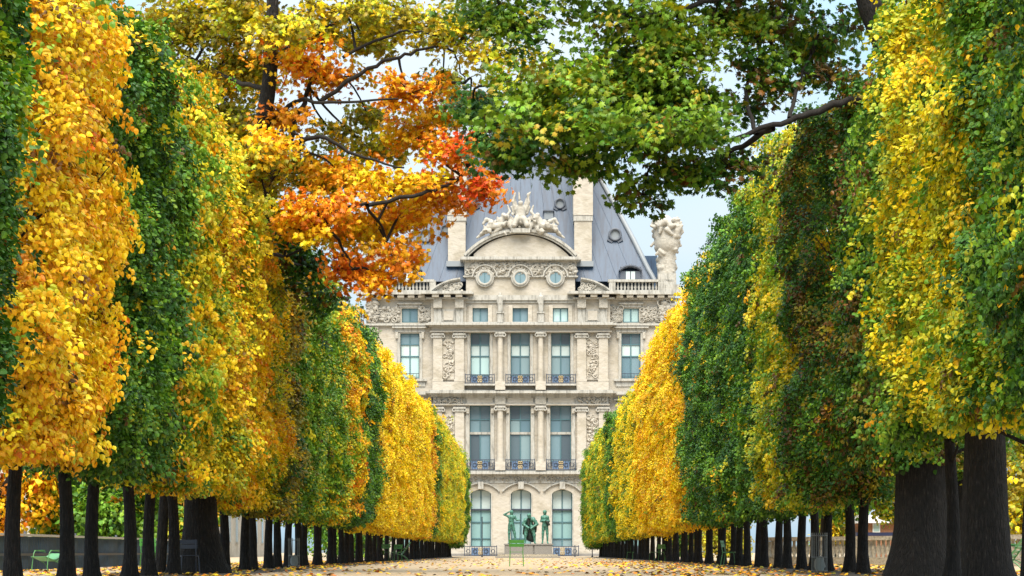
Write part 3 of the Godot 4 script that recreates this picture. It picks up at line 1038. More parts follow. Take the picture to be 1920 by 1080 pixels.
	moulding("architrave", M.stone, b, 812, 1141, [[613.5, 620.5, .2], [620.5, 623.5, .42]], .0, -.9)
	for w in [[686.0, 809.0], [1144.0, 1266.0]]:
		moulding("cornice", M.trim, b, w[0], w[1], [[734, 736.5, .35], [736.5, 740, .7], [740, 743, .35], [743, 753, .1]], zs, -1.2)
		moulding("string_course", M.trim, b, w[0], w[1], [[606, 610, .4], [610, 612, .15]], zs, -1.2)
		bb("architrave", M.trim, b, w[0], w[1], 556, 562, zs + .3, -1.2)
	# main cornice with its modillions
	for w in [[684.0, 800.0, zs], [806.0, 872.0, .1], [1080.0, 1146.0, .1], [1152.0, 1268.0, zs]]:
		moulding("main_cornice", M.trim, b, w[0], w[1], [[547.5, 550, .95], [550, 553, 1.15], [558.5, 561.5, .45]], w[2], -1.2)
		var n := int((w[1] - w[0]) / 17.0)
		for i in n:
			var x: float = w[0] + (i + .5) * (w[1] - w[0]) / n
			bb("modillion", M.stone, b, x - 6.2, x + 6.2, 553, 558.4, w[2] + .98, w[2] - .3)
	# --- the middle block of the attic
	var holes := []
	for x in [900.5, 975.5, 1051.0]: holes.append([x - 14.5, x + 14.5, 577, 604])
	wall_face("attic_wall", M.stone, b, 874, 1078, 486, 608, holes, -.2, .6)
	moulding("attic_band", M.trim, b, 874, 1078, [[560, 563, .35], [563, 568, .15]], -.2, -1.2)
	bb("attic_ledge", M.trim, b, 876, 1076, 553.5, 560, .0, -1.2)
	k = 0
	for x in [900.5, 975.5, 1051.0]:
		window(b, x, 29, 577, 604, [577, 604], ["pane_mid" if k < 2 else "pane_pale"], -.62)
		for s in [-1.0, 1.0]: bb("window_jamb", M.stone, b, x + s * 18.3 - 3.8, x + s * 18.3 + 3.8, 572, 604.5, -.02, -.3)
		bb("window_sill", M.white, b, x - 15, x + 15, 603.6, 605.0, .05, -.3)
		k += 1
	bb("attic_body", M.stone, b, 873, 1079, 484, 607, -1.0, -5.0)
	bb("carved_band", M.carved, b, 871, 1081, 489.5, 517, -.02, -1.0)
	moulding("band_ledge", M.trim, b, 871, 1081, [[517, 519.5, .2], [519.5, 521.0, .08]], -.1, -1.0)
	for i in 8:
		relief("carved_scroll", b, 873 + i * 25.8, 873 + (i + 1) * 25.8, 493, 514, .02, 26, 201 + i, .32, .26)
	for x in [909.0, 975.5, 1041.5]:
		oculus(b, x, 521.0, 15.0, .05)
		arc_band("oculus_hood", M.trim, b, x, 20.0, 519, 19.0, 4.0, .1, -.2)
	# the great segmental pediment
	moulding("pediment_base", M.trim, b, 873, 1079, [[482, 484.5, .55], [484.5, 488, .75], [488, 490, .35]], -.1, -3.0)
	arc_fill("pediment_field", M.stone, b, 976, 94, 483, 43, -.1)
	arc_band("pediment_arch", M.trim, b, 976, 100, 483, 45, 8.5, .25, -3.0)
	bb("pediment_block", M.trim, b, 958, 994, 430, 438, .9, -2.0)
	# crowning group: a seated figure between two reclining ones
	var g := []
	var c := func(ax: float, ay: float, cx: float, cy: float, ra: float, rb: float, za := 0.0, zb := 0.0):
		g.append([Vector3(bx(ax), by(ay), za), Vector3(bx(cx), by(cy), zb), ra / BS, rb / BS])
	c.call(976, 382, 976, 383, 5.2, 4.6, .4, .4)
	c.call(976, 392, 976, 410, 8.5, 10.0, .1, .1)
	c.call(969, 412, 964, 424, 5.5, 5.0, .6, .9)
	c.call(983, 412, 988, 424, 5.5, 5.0, .6, .9)
	c.call(967, 394, 962, 378, 3.8, 2.8)
	c.call(962, 378, 966, 362, 2.8, 2.0)
	c.call(985, 394, 991, 380, 3.8, 2.8)
	c.call(991, 380, 990, 364, 2.8, 2.2)
	c.call(990, 366, 995, 360, 2.8, 1.5)
	c.call(974, 374, 973, 360, 2.6, 1.5)
	for s in [-1.0, 1.0]:
		c.call(976 + s * 32, 404, 976 + s * 32, 406, 4.6, 4.2, .3, .3)
		c.call(976 + s * 33, 412, 976 + s * 40, 424, 7.0, 7.5, .1, .1)
		c.call(976 + s * 40, 424, 976 + s * 60, 427, 6.0, 4.5, .3, .4)
		c.call(976 + s * 60, 427, 976 + s * 74, 439, 4.2, 3.0, .4, .2)
		c.call(976 + s * 30, 412, 976 + s * 20, 398, 3.4, 2.6, .3, .3)
		c.call(976 + s * 20, 398, 976 + s * 24, 386, 2.6, 1.8, .2, .2)
		c.call(976 + s * 22, 420, 976 + s * 14, 428, 6.0, 6.0, .3, .5)
		c.call(976 + s * 54, 416, 976 + s * 64, 412, 4.4, 3.8, .1, .1)
		c.call(976 + s * 64, 412, 976 + s * 70, 420, 3.6, 2.6, .1, .1)
		c.call(976 + s * 46, 434, 976 + s * 22, 434, 5.0, 5.0)
		c.call(976 + s * 82, 446, 976 + s * 70, 438, 2.0, 4.0)
		c.call(976 + s * 12, 400, 976 + s * 17, 388, 3.0, 2.4, -.1, -.1)
	for s in [-1.0, 1.0]:
		c.call(976 + s * 8, 424, 976 + s * 22, 412, 9.0, 9.0, -.3, -.3)
		c.call(976 + s * 26, 424, 976 + s * 44, 418, 9.0, 7.5, -.3, -.3)
		c.call(976 + s * 46, 428, 976 + s * 66, 432, 7.0, 5.0, -.2, -.2)
		c.call(976 + s * 6, 398, 976 + s * 13, 372, 6.0, 3.4, -.3, -.3)
	var lr := RandomNumberGenerator.new()
	lr.seed = 12
	for i in 60:
		var ux := lr.randf_range(-70, 70)
		var yy := lr.randf_range(lerpf(388, 428, absf(ux) / 70.0), 438)
		var p := Vector3(bx(976 + ux), by(yy), lr.randf_range(.1, .75))
		g.append([p, p + Vector3(lr.randf_range(-.3, .3), lr.randf_range(-.35, .35), .1), lr.randf_range(.12, .3), .1])
	figure(b, "crowning_sculpture", g, .11, .12, M.carved, Vector3(0, 0, .0))
	# small standing statues between the attic windows
	for x in [938.0, 1014.0]:
		var f := []
		for q in [[0.0, 552.5, 0.0, 553.5, 3.0, 2.8], [0.0, 558.0, 0.0, 569.0, 5.0, 4.2], [-4.8, 559.0, -5.2, 568.0, 1.9, 1.6], [4.8, 559.0, 3.0, 568.0, 1.9, 1.6], [-1.8, 570.0, -1.6, 584.0, 3.2, 2.4], [1.8, 570.0, 2.0, 584.0, 3.2, 2.4]]:
			f.append([Vector3(bx(x + q[0]), by(q[1]), .45), Vector3(bx(x + q[2]), by(q[3]), .45), q[4] / BS, q[5] / BS])
		figure(b, "wall_statue", f, .06, .05, M.trim)
		bb("statue_pedestal", M.trim, b, x - 7, x + 7, 586, 588.5, .85, -.3)
		bb("statue_pedestal", M.trim, b, x - 5.5, x + 5.5, 588.5, 606, .75, -.3)
	# --- roof
	var st := S()
	var prof := [[525.0, 722.0, -1.3], [500.0, 735.0, -1.9], [440.0, 762.0, -3.3], [380.0, 791.0, -4.7], [300.0, 832.0, -6.4], [240.0, 862.0, -7.4]]
	for i in prof.size() - 1:
		var lo: Array = prof[i]
		var hi: Array = prof[i + 1]
		var a0 := Vector3(bx(lo[1]), by(lo[0]), lo[2])
		var a1 := Vector3(bx(1952.0 - lo[1]), by(lo[0]), lo[2])
		var b0 := Vector3(bx(hi[1]), by(hi[0]), hi[2])
		var b1 := Vector3(bx(1952.0 - hi[1]), by(hi[0]), hi[2])
		var back := Vector3(0, 0, -1)
		var ab := Vector3(0, 0, -27.0 - 2.0 * lo[2])
		var bb_ := Vector3(0, 0, -27.0 - 2.0 * hi[2])
		quad(st, a0, b0, b1, a1)
		quad(st, a1, b1, b1 + bb_, a1 + ab)
		quad(st, a0 + ab, b0 + bb_, b0, a0)
		quad(st, a1 + ab, b1 + bb_, b0 + bb_, a0 + ab)
	quad(st, Vector3(bx(862), by(240), -7.4), Vector3(bx(862), by(240), -19.6), Vector3(bx(1090), by(240), -19.6), Vector3(bx(1090), by(240), -7.4))
	var roof := part("roof", fin(st), M.slate, b)
	for s in [-1.0, 1.0]:
		st = S()
		var hp := []
		for q in prof: hp.append(Vector3(bx(976.0 + s * (976.0 - q[1])), by(q[0]), q[2] + .05))
		tube(st, hp, [.28], 7)
		part("hip_roll", fin(st), M.lead_pale, roof)
	st = S()
	sb(st, 858, 1094, 236, 242, -7.2, -19.8)
	for i in 30: sb(st, 860 + i * 7.9, 863 + i * 7.9, 224, 237, -7.4, -7.6)
	part("ridge_cresting", fin(st), M.lead, roof)
	# seams of the lead sheets
	for i in 17:
		var u := -1.0 + i / 8.0
		st = S()
		var sp := []
		for q in prof: sp.append(Vector3(bx(976.0 + u * (976.0 - q[1]) * .97), by(q[0]), q[2] + .02))
		tube(st, sp, [.012], 4)
		part("seam", fin(st), M.slate, roof)
	for q in [[796.0, 434.0, 14.0, -3.1], [1155.5, 432.0, 13.0, -3.1], [1051.0, 369.0, 11.0, -4.6], [886.0, 366.0, 11.0, -4.6], [833.0, 421.0, 9.0, -3.4]]:
		lucarne(roof, q[0], q[1], q[2], q[3])
	bb("roof_hatch", M.lead_pale, roof, 1021, 1038, 385, 401, -4.1, -5.2)
	bb("hatch_lid", M.lead, roof, 1019, 1040, 383, 385.3, -3.9, -5.0)
	for x in [839.0, 1077.5]:
		var ch := bb("chimney", M.stone, b, x, x + 33, 250, 486, -1.6, -6.0)
		bb("chimney_band", M.trim, ch, x - 1.5, x + 34.5, 400, 410, -1.5, -6.05)
		bb("chimney_shaft", M.stone, ch, x - 2.0, x + 35.0, 252, 399.5, -1.45, -6.08)
		bb("chimney_foot", M.lead_pale, ch, x - 3, x + 36, 486, 496, -1.5, -4.0)
	for x in [1183.0, 769.0]:
		var dm := bb("dormer", M.lead, b, x - 19, x + 19, 506, 524, -1.0, -3.0)
		arc_band("dormer_hood", M.lead, dm, x, 19, 507, 8, 4.0, -.8, -2.0)
		for c3 in dm.get_children(): c3.position -= dm.position
		bb("pane", M.pane_white, dm, x - 8.5, x - 1, 507, 524, -.95, -1.2)
		bb("pane", M.pane_white, dm, x + 1, x + 8.5, 507, 524, -.95, -1.2)
		for i in 5:
			var sp := SphereMesh.new()
			sp.radius = .2
			sp.height = .4
			sp.radial_segments = 8
			sp.rings = 4
			part("finial", sp, M.lead, dm, Vector3(bx(x - 16 + i * 8), by(500.0 - (4.0 - absf(i - 2.0) * 2.0)), -.9) - dm.position)
	bb("side_dormer", M.slate, b, 1214, 1240, 462, 525, -7.6, -12.0)
	# --- stone trophies on the corners
	for x in [1251.0, 701.0]:
		bb("trophy_pedestal", M.trim, b, x - 17, x + 17, 513, 550, .1, -2.0)
		bb("corner_pier", M.trim, b, x - 3 if x > 976 else x - 24, x + 24 if x > 976 else x + 3, 534, 550, .3, -2.2)
		var tr := []
		var rr := RandomNumberGenerator.new()
		rr.seed = 77
		for q in [[0.0, 512.0, 0.0, 480.0, 13.0, 12.0], [0.0, 480.0, 1.0, 455.0, 12.0, 16.0], [1.0, 455.0, 0.0, 426.0, 18.0, 16.0], [0.0, 426.0, -2.0, 414.0, 15.0, 10.0], [14.0, 446.0, 22.0, 430.0, 7.0, 5.0], [-14.0, 440.0, -17.0, 425.0, 8.0, 6.0], [-10.0, 470.0, -15.0, 462.0, 5.0, 6.0]]:
			tr.append([Vector3(bx(x + q[0]), by(q[1]), -.9), Vector3(bx(x + q[2]), by(q[3]), -.9), q[4] * 1.3 / BS, q[5] * 1.3 / BS])
		for i in 80:
			var y := rr.randf_range(408, 512)
			var a := rr.randf() * TAU
			var w := 18.5 + 5.5 * sin((y - 400) * .045)
			var p := Vector3(bx(x + cos(a) * w), by(y), -.9 + sin(a) * w / BS)
			tr.append([p, p + Vector3(rr.randf_range(-.6, .6), rr.randf_range(-.6, .6), 0), rr.randf_range(.14, .42), .16])
		figure(b, "stone_trophy", tr, .1, .1, M.carved)
	# corner carving under the main cornice
	relief("corner_carving", b, 1238, 1264, 566, 602, zs + .25, 60, 301, .42, .5)
	relief("corner_carving", b, 688, 706, 566, 602, zs + .25, 40, 302, .42, .5)
	# rainwater pipe on the far corner
	st = S()
	tube(st, [Vector3(bx(676), by(1043), -2.0), Vector3(bx(676), by(556), -2.0)], [.16], 8)
	for y in [570.0, 596.0, 640.0, 700.0]: sb(st, 672.5, 679.5, y, y + 5, -1.75, -2.25)
	part("rain_pipe", fin(st), M.lead, b)
	# side wing that runs back out of sight and the flank
	bb("flank_wall", M.stone, b, 690, 1262, 556, 1043, -26.0, -40.0)

# ---------------------------------------------------------------- the bronze group on its plinth
func make_monument() -> void:
	var z := 175.0
	var s := FP / z
	var o := thing("bronze_monument", "weathered green bronze group of three standing figures on a low granite plinth", "sculpture", Vector3(0, 0, -z))
	var v := func(px: float, py: float, d := 0.0) -> Vector3: return Vector3((px - VX) / s, EYE + (VY - py) / s, d)
	var bn := func(list: Array) -> Array:
		var out := []
		for q in list:
			out.append([v.call(q[0], q[1], q[6] if q.size() > 6 else 0.0), v.call(q[2], q[3], q[7] if q.size() > 7 else (q[6] if q.size() > 6 else 0.0)), q[4] * 1.2 / s, q[5] * 1.2 / s])
		return out
	var lo: Vector3 = v.call(947, 1042, 0)
	var hi: Vector3 = v.call(1035, 1020.5, 0)
	part("plinth", box_mesh(Vector3(hi.x - lo.x, hi.y - lo.y, 1.6)), M.granite, o, (lo + hi) / 2.0)
	for e in [[947.0, 999.2], [1002.2, 1035.0]]:
		var a: Vector3 = v.call(e[0], 1040, 0)
		var b: Vector3 = v.call(e[1], 1022.5, 0)
		part("plinth_slab", box_mesh(Vector3(b.x - a.x, b.y - a.y, .12)), M.granite, o, (a + b) / 2.0 + Vector3(0, 0, .84))
	var tl: Vector3 = v.call(945, 1022, 0)
	var tr: Vector3 = v.call(1037, 1019.5, 0)
	part("plinth_top", box_mesh(Vector3(tr.x - tl.x, tr.y - tl.y, 1.9)), M.granite, o, (tl + tr) / 2.0)
	var wide := 112.0 / s
	part("step", box_mesh(Vector3(wide, .18, 2.9)), M.parapet, o, Vector3((989.5 - VX) / s, .18, 0))
	part("step", box_mesh(Vector3(wide * 1.08, .1, 3.5)), M.granite, o, Vector3((989.5 - VX) / s, .048, 0))
	var cell := .035
	# shading his eyes, staff in the other hand
	figure(o, "standing_figure", bn.call([[959.0, 959.8, 959.3, 962.5, 3.1, 2.5, .05], [959.0, 964.0, 959.0, 967.0, 1.9, 2.1], [954.5, 968.8, 964.0, 968.8, 2.6, 2.6], [959.0, 970.5, 958.5, 976.0, 4.6, 4.2], [958.5, 976.0, 958.3, 983.0, 3.8, 4.3],
		[953.8, 968.4, 945.6, 965.0, 1.9, 1.5], [945.6, 965.0, 955.0, 959.4, 1.5, 1.0, 0.0, .15], [964.6, 968.6, 969.0, 975.0, 1.9, 1.5], [969.0, 975.0, 975.0, 975.0, 1.5, 1.1, 0.0, .1],
		[956.0, 985.0, 954.6, 999.0, 3.1, 2.1], [954.6, 999.0, 954.4, 1015.0, 2.2, 1.2], [954.4, 1017.5, 953.2, 1018.6, 1.3, 1.2, 0.0, .18], [961.0, 985.0, 964.6, 999.0, 3.1, 2.1], [964.6, 999.0, 967.0, 1015.0, 2.2, 1.2], [967.0, 1017.5, 968.4, 1018.6, 1.3, 1.2, 0.0, .18]]), cell, .05, M.bronze)
	figure(o, "staff", bn.call([[975.6, 964.0, 974.6, 1019.0, .6, .5, .12]]), .02, .01, M.bronze_dark)
	# the bowed elder in his cloak
	figure(o, "bowed_figure", bn.call([[992.0, 966.5, 992.6, 969.5, 3.2, 2.6, .25], [992.5, 971.0, 992.0, 974.0, 2.6, 3.0], [986.0, 975.0, 999.5, 973.5, 3.6, 3.8, -.1], [992.0, 976.0, 992.5, 986.0, 5.2, 5.0, -.25], [985.0, 976.0, 981.2, 983.0, 2.8, 2.4], [981.2, 983.0, 991.0, 990.0, 2.2, 1.5, 0.0, .35],
		[1001.0, 975.0, 1007.0, 983.0, 3.0, 2.4], [1007.0, 983.0, 995.5, 991.0, 2.2, 1.5, 0.0, .35], [988.0, 988.0, 985.6, 1003.0, 3.4, 2.6], [985.6, 1003.0, 984.6, 1015.0, 2.4, 1.5], [984.4, 1017.4, 983.4, 1018.6, 1.4, 1.3, 0.0, .18],
		[997.0, 988.0, 1001.6, 1003.0, 3.4, 2.6], [1001.6, 1003.0, 1002.6, 1015.0, 2.6, 1.6], [1002.6, 1017.4, 1004.0, 1018.6, 1.5, 1.3, 0.0, .18]]), cell, .055, M.bronze)
	figure(o, "cloak", bn.call([[985.0, 978.0, 983.0, 1000.0, 2.4, 2.6, -.25], [1004.0, 978.0, 1003.0, 996.0, 3.0, 2.6, -.25], [993.0, 980.0, 994.0, 1008.0, 5.5, 6.0, -.4], [994.0, 1004.0, 998.0, 1012.0, 5.5, 4.0, -.35], [991.5, 974.0, 991.0, 984.0, 2.6, 2.2, .08]]), cell, .06, M.bronze_dark)
	# arms folded over a bundle
	figure(o, "standing_figure", bn.call([[1021.6, 959.8, 1021.6, 962.5, 3.2, 2.6, .05], [1021.6, 964.5, 1021.6, 967.0, 1.9, 2.1], [1017.0, 969.4, 1026.4, 969.4, 2.6, 2.6], [1021.6, 971.0, 1021.4, 978.0, 4.4, 4.0], [1021.4, 978.0, 1021.6, 985.0, 3.8, 4.2],
		[1016.4, 969.8, 1014.4, 977.6, 1.9, 1.6], [1014.4, 977.6, 1023.0, 975.6, 1.6, 1.2, .0, .34], [1027.0, 969.8, 1029.2, 977.6, 1.9, 1.6], [1029.2, 977.6, 1020.0, 977.0, 1.6, 1.2, .0, .34],
		[1019.4, 986.0, 1018.0, 1000.0, 3.0, 2.1], [1018.0, 1000.0, 1017.4, 1015.0, 2.1, 1.3], [1017.2, 1017.4, 1016.4, 1018.6, 1.4, 1.3, 0.0, .18], [1024.6, 986.0, 1026.2, 1000.0, 3.0, 2.1], [1026.2, 1000.0, 1026.4, 1015.0, 2.1, 1.3], [1026.6, 1017.4, 1027.6, 1018.6, 1.4, 1.3, 0.0, .18]]), cell, .05, M.bronze)
	figure(o, "bundle", bn.call([[1026.0, 979.0, 1029.0, 983.5, 2.4, 2.0, .25]]), .03, .02, M.bronze_dark)

# ---------------------------------------------------------------- garden chairs
func make_chair(label: String, mat: Material, at: Vector3, turn: float, group := "green metal garden chairs") -> Node3D:
	# faces +z
	var o := thing("garden_chair", label, "chair", at, turn, group)
	for s in [-1.0, 1.0]:
		var st := S()
		tube(st, curve([Vector3(s * .215, 0, -.24), Vector3(s * .205, .24, -.20), Vector3(s * .20, .43, -.17), Vector3(s * .20, .62, -.20), Vector3(s * .20, .83, -.25)], 3), [.0135], 7)
		part("rear_leg", fin(st), mat, o)
		st = S()
		tube(st, curve([Vector3(s * .22, 0, .25), Vector3(s * .21, .25, .23), Vector3(s * .20, .415, .20), Vector3(s * .20, .43, .12), Vector3(s * .20, .43, -.17)], 3), [.0135], 7)
		part("front_leg", fin(st), mat, o)
	for i in 6:
		var st := S()
		add_box(st, Vector3(-.215, -.007, -.028), Vector3(.215, .007, .028))
		part("seat_slat", fin(st), mat, o, Vector3(0, .449, -.15 + i * .068))
	for i in 2:
		var st := S()
		var pts := []
		for k in 7:
			var u := -1.0 + k / 3.0
			pts.append(Vector3(u * .235, 0, -.03 * (1.0 - u * u)))
		for k in 6:
			var a: Vector3 = pts[k]
			var b: Vector3 = pts[k + 1]
			add_bar(st, a, b, .012, .098)
		var p := part("back_slat", fin(st), mat, o, Vector3(0, .665 + i * .115, -.205 - i * .028))
		p.rotation.x = -.2
	return o

func make_recliner(label: String, mat: Material, at: Vector3, turn: float, top := .92) -> Node3D:
	var o := thing("reclining_chair", label, "chair", at, turn, "reclining garden armchairs")
	for s in [-1.0, 1.0]:
		var st := S()
		tube(st, curve([Vector3(s * .29, 0, -.42), Vector3(s * .28, .2, -.25), Vector3(s * .27, .30, -.05), Vector3(s * .27, .42, .36)], 3), [.014], 7)
		tube(st, curve([Vector3(s * .29, 0, .34), Vector3(s * .285, .3, .30), Vector3(s * .29, .56, .22), Vector3(s * .30, .60, .05), Vector3(s * .29, .56, -.26)], 3), [.014], 7)
		part("side_frame", fin(st), mat, o)
		st = S()
		tube(st, [Vector3(s * .27, .27, -.05), Vector3(s * .27, lerpf(.27, top, .5), -.28), Vector3(s * .27, top, -.50)], [.014], 7)
		part("back_post", fin(st), mat, o)
		st = S()
		add_box(st, Vector3(-.035, -.01, -.2), Vector3(.035, .01, .2))
		part("armrest", fin(st), mat, o, Vector3(s * .30, .61, -.02))
	for i in 6:
		var st := S()
		add_box(st, Vector3(-.28, -.007, -.03), Vector3(.28, .007, .03))
		var p := part("seat_slat", fin(st), mat, o, Vector3(0, .305 + i * .023, -.02 + i * .075))
		p.rotation.x = -.28
	for i in 7:
		var st := S()
		add_box(st, Vector3(-.28, -.033, -.007), Vector3(.28, .033, .007))
		var t := i / 6.0
		var p := part("back_slat", fin(st), mat, o, Vector3(0, lerpf(.36, top - .02, t), lerpf(-.09, -.475, t)))
		p.rotation.x = -.6 if top > .7 else -1.1
	return o

func make_bin(label: String, at: Vector3, turn: float) -> void:
	var o := thing("litter_bin", label, "litter bin", at, turn, "wire litter bins between the trunks")
	var st := S()
	for y in [.05, .34, .80]:
		var t := TorusMesh.new()
		t.inner_radius = .155
		t.outer_radius = .175
		t.rings = 22
		t.ring_segments = 6
		add(st, t, Transform3D(Basis(), Vector3(0, y, 0)))
	part("hoops", fin(st), M.wire, o)
	for i in 12:
		st = S()
		var a := TAU * i / 12.0
		tube(st, [Vector3(cos(a) * .165, 0, sin(a) * .165), Vector3(cos(a) * .165, .86, sin(a) * .165)], [.007], 5)
		part("upright", fin(st), M.wire, o)
	st = S()
	tube(st, [Vector3(0, .06, 0), Vector3(.01, .14, 0), Vector3(0, .24, .01), Vector3(.01, .33, 0), Vector3(0, .36, 0)], [.08, .12, .11, .08, .02], 14)
	part("bag", fin(st), M.bag, o)

func litter(called: String, label: String, spots: Array, mix: Array, sd: int, mesh: Mesh) -> void:
	var r := RandomNumberGenerator.new()
	r.seed = sd
	var mm := MultiMesh.new()
	mm.transform_format = MultiMesh.TRANSFORM_3D
	mm.use_colors = true
	mm.mesh = mesh
	mm.instance_count = spots.size()
	for i in spots.size():
		var p: Vector3 = spots[i]
		var b := Basis.from_euler(Vector3(-PI / 2 + r.randfn(0, .2), r.randf() * TAU, 0), EULER_ORDER_YXZ).scaled_local(Vector3.ONE * r.randf_range(.75, 1.25))
		mm.set_instance_transform(i, Transform3D(b, p + Vector3(0, .02 + r.randf() * .02, 0)))
		mm.set_instance_color(i, pick(r, mix))
	var o := MultiMeshInstance3D.new()
	o.name = numbered(called)
	o.multimesh = mm
	o.material_override = M.litter
	add_child(o)
	tag(o, label, "fallen leaves", "", "stuff")

func single_leaf(size: float) -> ArrayMesh:
	var st := S()
	leaf_fan(st, blob_outline("maple"), Transform3D(Basis().scaled(Vector3.ONE * size), Vector3(0, -size * .5, 0)), Color(1, 1, 1), .35)
	return fin(st)

# ---------------------------------------------------------------- what stands beyond the rows
func make_fence() -> void:
	var o := thing("mesh_fence", "dark blue grey slatted fence with a pale top rail behind the left trunks", "fence", Vector3(-12.0, 0, -30.0))
	var n := 8
	for i in n:
		var z := -i * 6.0
		var st := S()
		var shared := box_mesh(Vector3(.03, .80, .13))
		for k in 36:
			var p := part("slat", shared, M.fence, o, Vector3(sin(k * 12.9 + i) * .02, .42, z - .08 - k * .1665))
			p.rotation.y = sin(k * 7.7 + i) * .05
		add_box(st, Vector3(-.05, .83, z - 6.0), Vector3(.07, .885, z))
		part("top_rail", fin(st), M.rail, o)
		st = S()
		add_box(st, Vector3(.04, .36, z - 6.0), Vector3(.06, .42, z))
		part("middle_rail", fin(st), M.iron, o)
		st = S()
		tube(st, [Vector3(-.06, 0, z), Vector3(-.06, .95, z)], [.035], 8)
		part("post", fin(st), M.lead, o)

func make_balustrade() -> void:
	var o := thing("stone_balustrade", "pale stone balustrade at the terrace edge behind the right trunks", "balustrade", Vector3(9.0, 0, -84.0), atan2(17.0, 8.5))
	var st := S()
	tube(st, [Vector3(0, 0, 0), Vector3(0, .06, 0), Vector3(0, .14, 0), Vector3(0, .30, 0), Vector3(0, .46, 0), Vector3(0, .56, 0), Vector3(0, .60, 0)], [.075, .05, .075, .095, .055, .06, .075], 10)
	var one := fin(st)
	o.rotation.y = PI + atan2(8.5, 17.0)
	o.rotation.y = atan2(-8.5, -17.0)
	for i in 4:
		var z := -i * 6.4
		st = S()
		add_box(st, Vector3(-.17, .86, z - 6.4), Vector3(.17, 1.0, z))
		part("coping", fin(st), M.parapet, o)
		st = S()
		add_box(st, Vector3(-.17, -.05, z - 6.4), Vector3(.17, .26, z))
		part("base_course", fin(st), M.parapet, o)
		st = S()
		add_box(st, Vector3(-.2, 0, -.3), Vector3(.2, .85, .3))
		part("pier", fin(st), M.parapet, o, Vector3(0, 0, z))
		for k in 20:
			part("baluster", one, M.parapet, o, Vector3(0, .26, z - .55 - k * .28))

func make_kiosk() -> void:
	var o := thing("riverside_kiosk", "white roofed brick kiosk with a dark blue band beyond the balustrade", "kiosk", Vector3(19.5, 0, -120.0))
	var st := S()
	add_box(st, Vector3(-1.4, 0, -3.5), Vector3(2.6, 2.0, 0))
	part("wall", fin(st), M.brick, o)
	st = S()
	add_box(st, Vector3(-1.7, 2.0, -3.8), Vector3(2.9, 2.42, .4))
	part("roof", fin(st), M.white, o)
	st = S()
	add_box(st, Vector3(-1.75, 1.32, -3.7), Vector3(2.8, 1.5, .03))
	part("blue_band", fin(st), M.navy, o)
	for x in [-.9, .6, 1.7]:
		st = S()
		add_box(st, Vector3(x, 1.5, -.1), Vector3(x + .4, 1.98, .05))
		var w := part("window", fin(st), M.white, o)
		st = S()
		add_box(st, Vector3(x + .05, 1.55, 0), Vector3(x + .35, 1.93, .07))
		part("pane", fin(st), M.pane_pale, w)

func make_wing() -> void:
	var o := thing("stone_wing", "long pale stone palace wing seen in slivers between the left trunks", "building", Vector3(-26.0, 0, -150.0))
	var st := S()
	add_box(st, Vector3(-9, 0, -75), Vector3(0, 5.6, 0))
	part("wall", fin(st), M.stone, o)
	st = S()
	add_box(st, Vector3(-9.3, 5.6, -75.3), Vector3(.35, 6.1, .3))
	part("cornice", fin(st), M.trim, o)
	for i in 15:
		st = S()
		add_box(st, Vector3(-.05, 1.2, -3.2 - i * 4.9), Vector3(.06, 4.2, -1.6 - i * 4.9))
		var w := part("window", fin(st), M.trim, o)
		st = S()
		add_box(st, Vector3(0, 1.35, -3.05 - i * 4.9), Vector3(.08, 4.05, -1.75 - i * 4.9))
		part("pane", fin(st), M.pane_mid, w)

func sky_image() -> Texture2D:
	var w := 768
	var h := 384
	var im := Image.create(w, h, false, Image.FORMAT_RGBF)
	var n := FastNoiseLite.new()
	n.seed = 8
	n.frequency = 1.0
	n.fractal_octaves = 5
	for y in h:
		var e := (0.5 - (y + .5) / h) * PI
		for x in w:
			var a := (x + .5) / w * TAU
			var d := Vector3(cos(e) * sin(a), sin(e), cos(e) * cos(a))
			var c: Color
			if e < 0.0:
				c = Color(.10, .085, .06).lerp(Color(.16, .21, .245), exp(e * 30.0))
			else:
				var flat := d / (d.y + .18)
				var q := clampf(n.get_noise_3d(flat.x * .55, flat.z * .55, 0.0) * 1.5 + .55, 0.0, 1.0)
				var veil := smoothstep(.25, .85, q)
				var base := Color(.52, .79, .99).lerp(Color(.52, .70, .92), smoothstep(.15, .9, d.y))
				c = base.lerp(Color(.90, .93, .96), veil * .6)
				var k := .205 * (1.0 + 1.5 * d.y)
				c = Color(c.r * k, c.g * k, c.b * k)
			im.set_pixel(x, y, c)
	return ImageTexture.create_from_image(im)

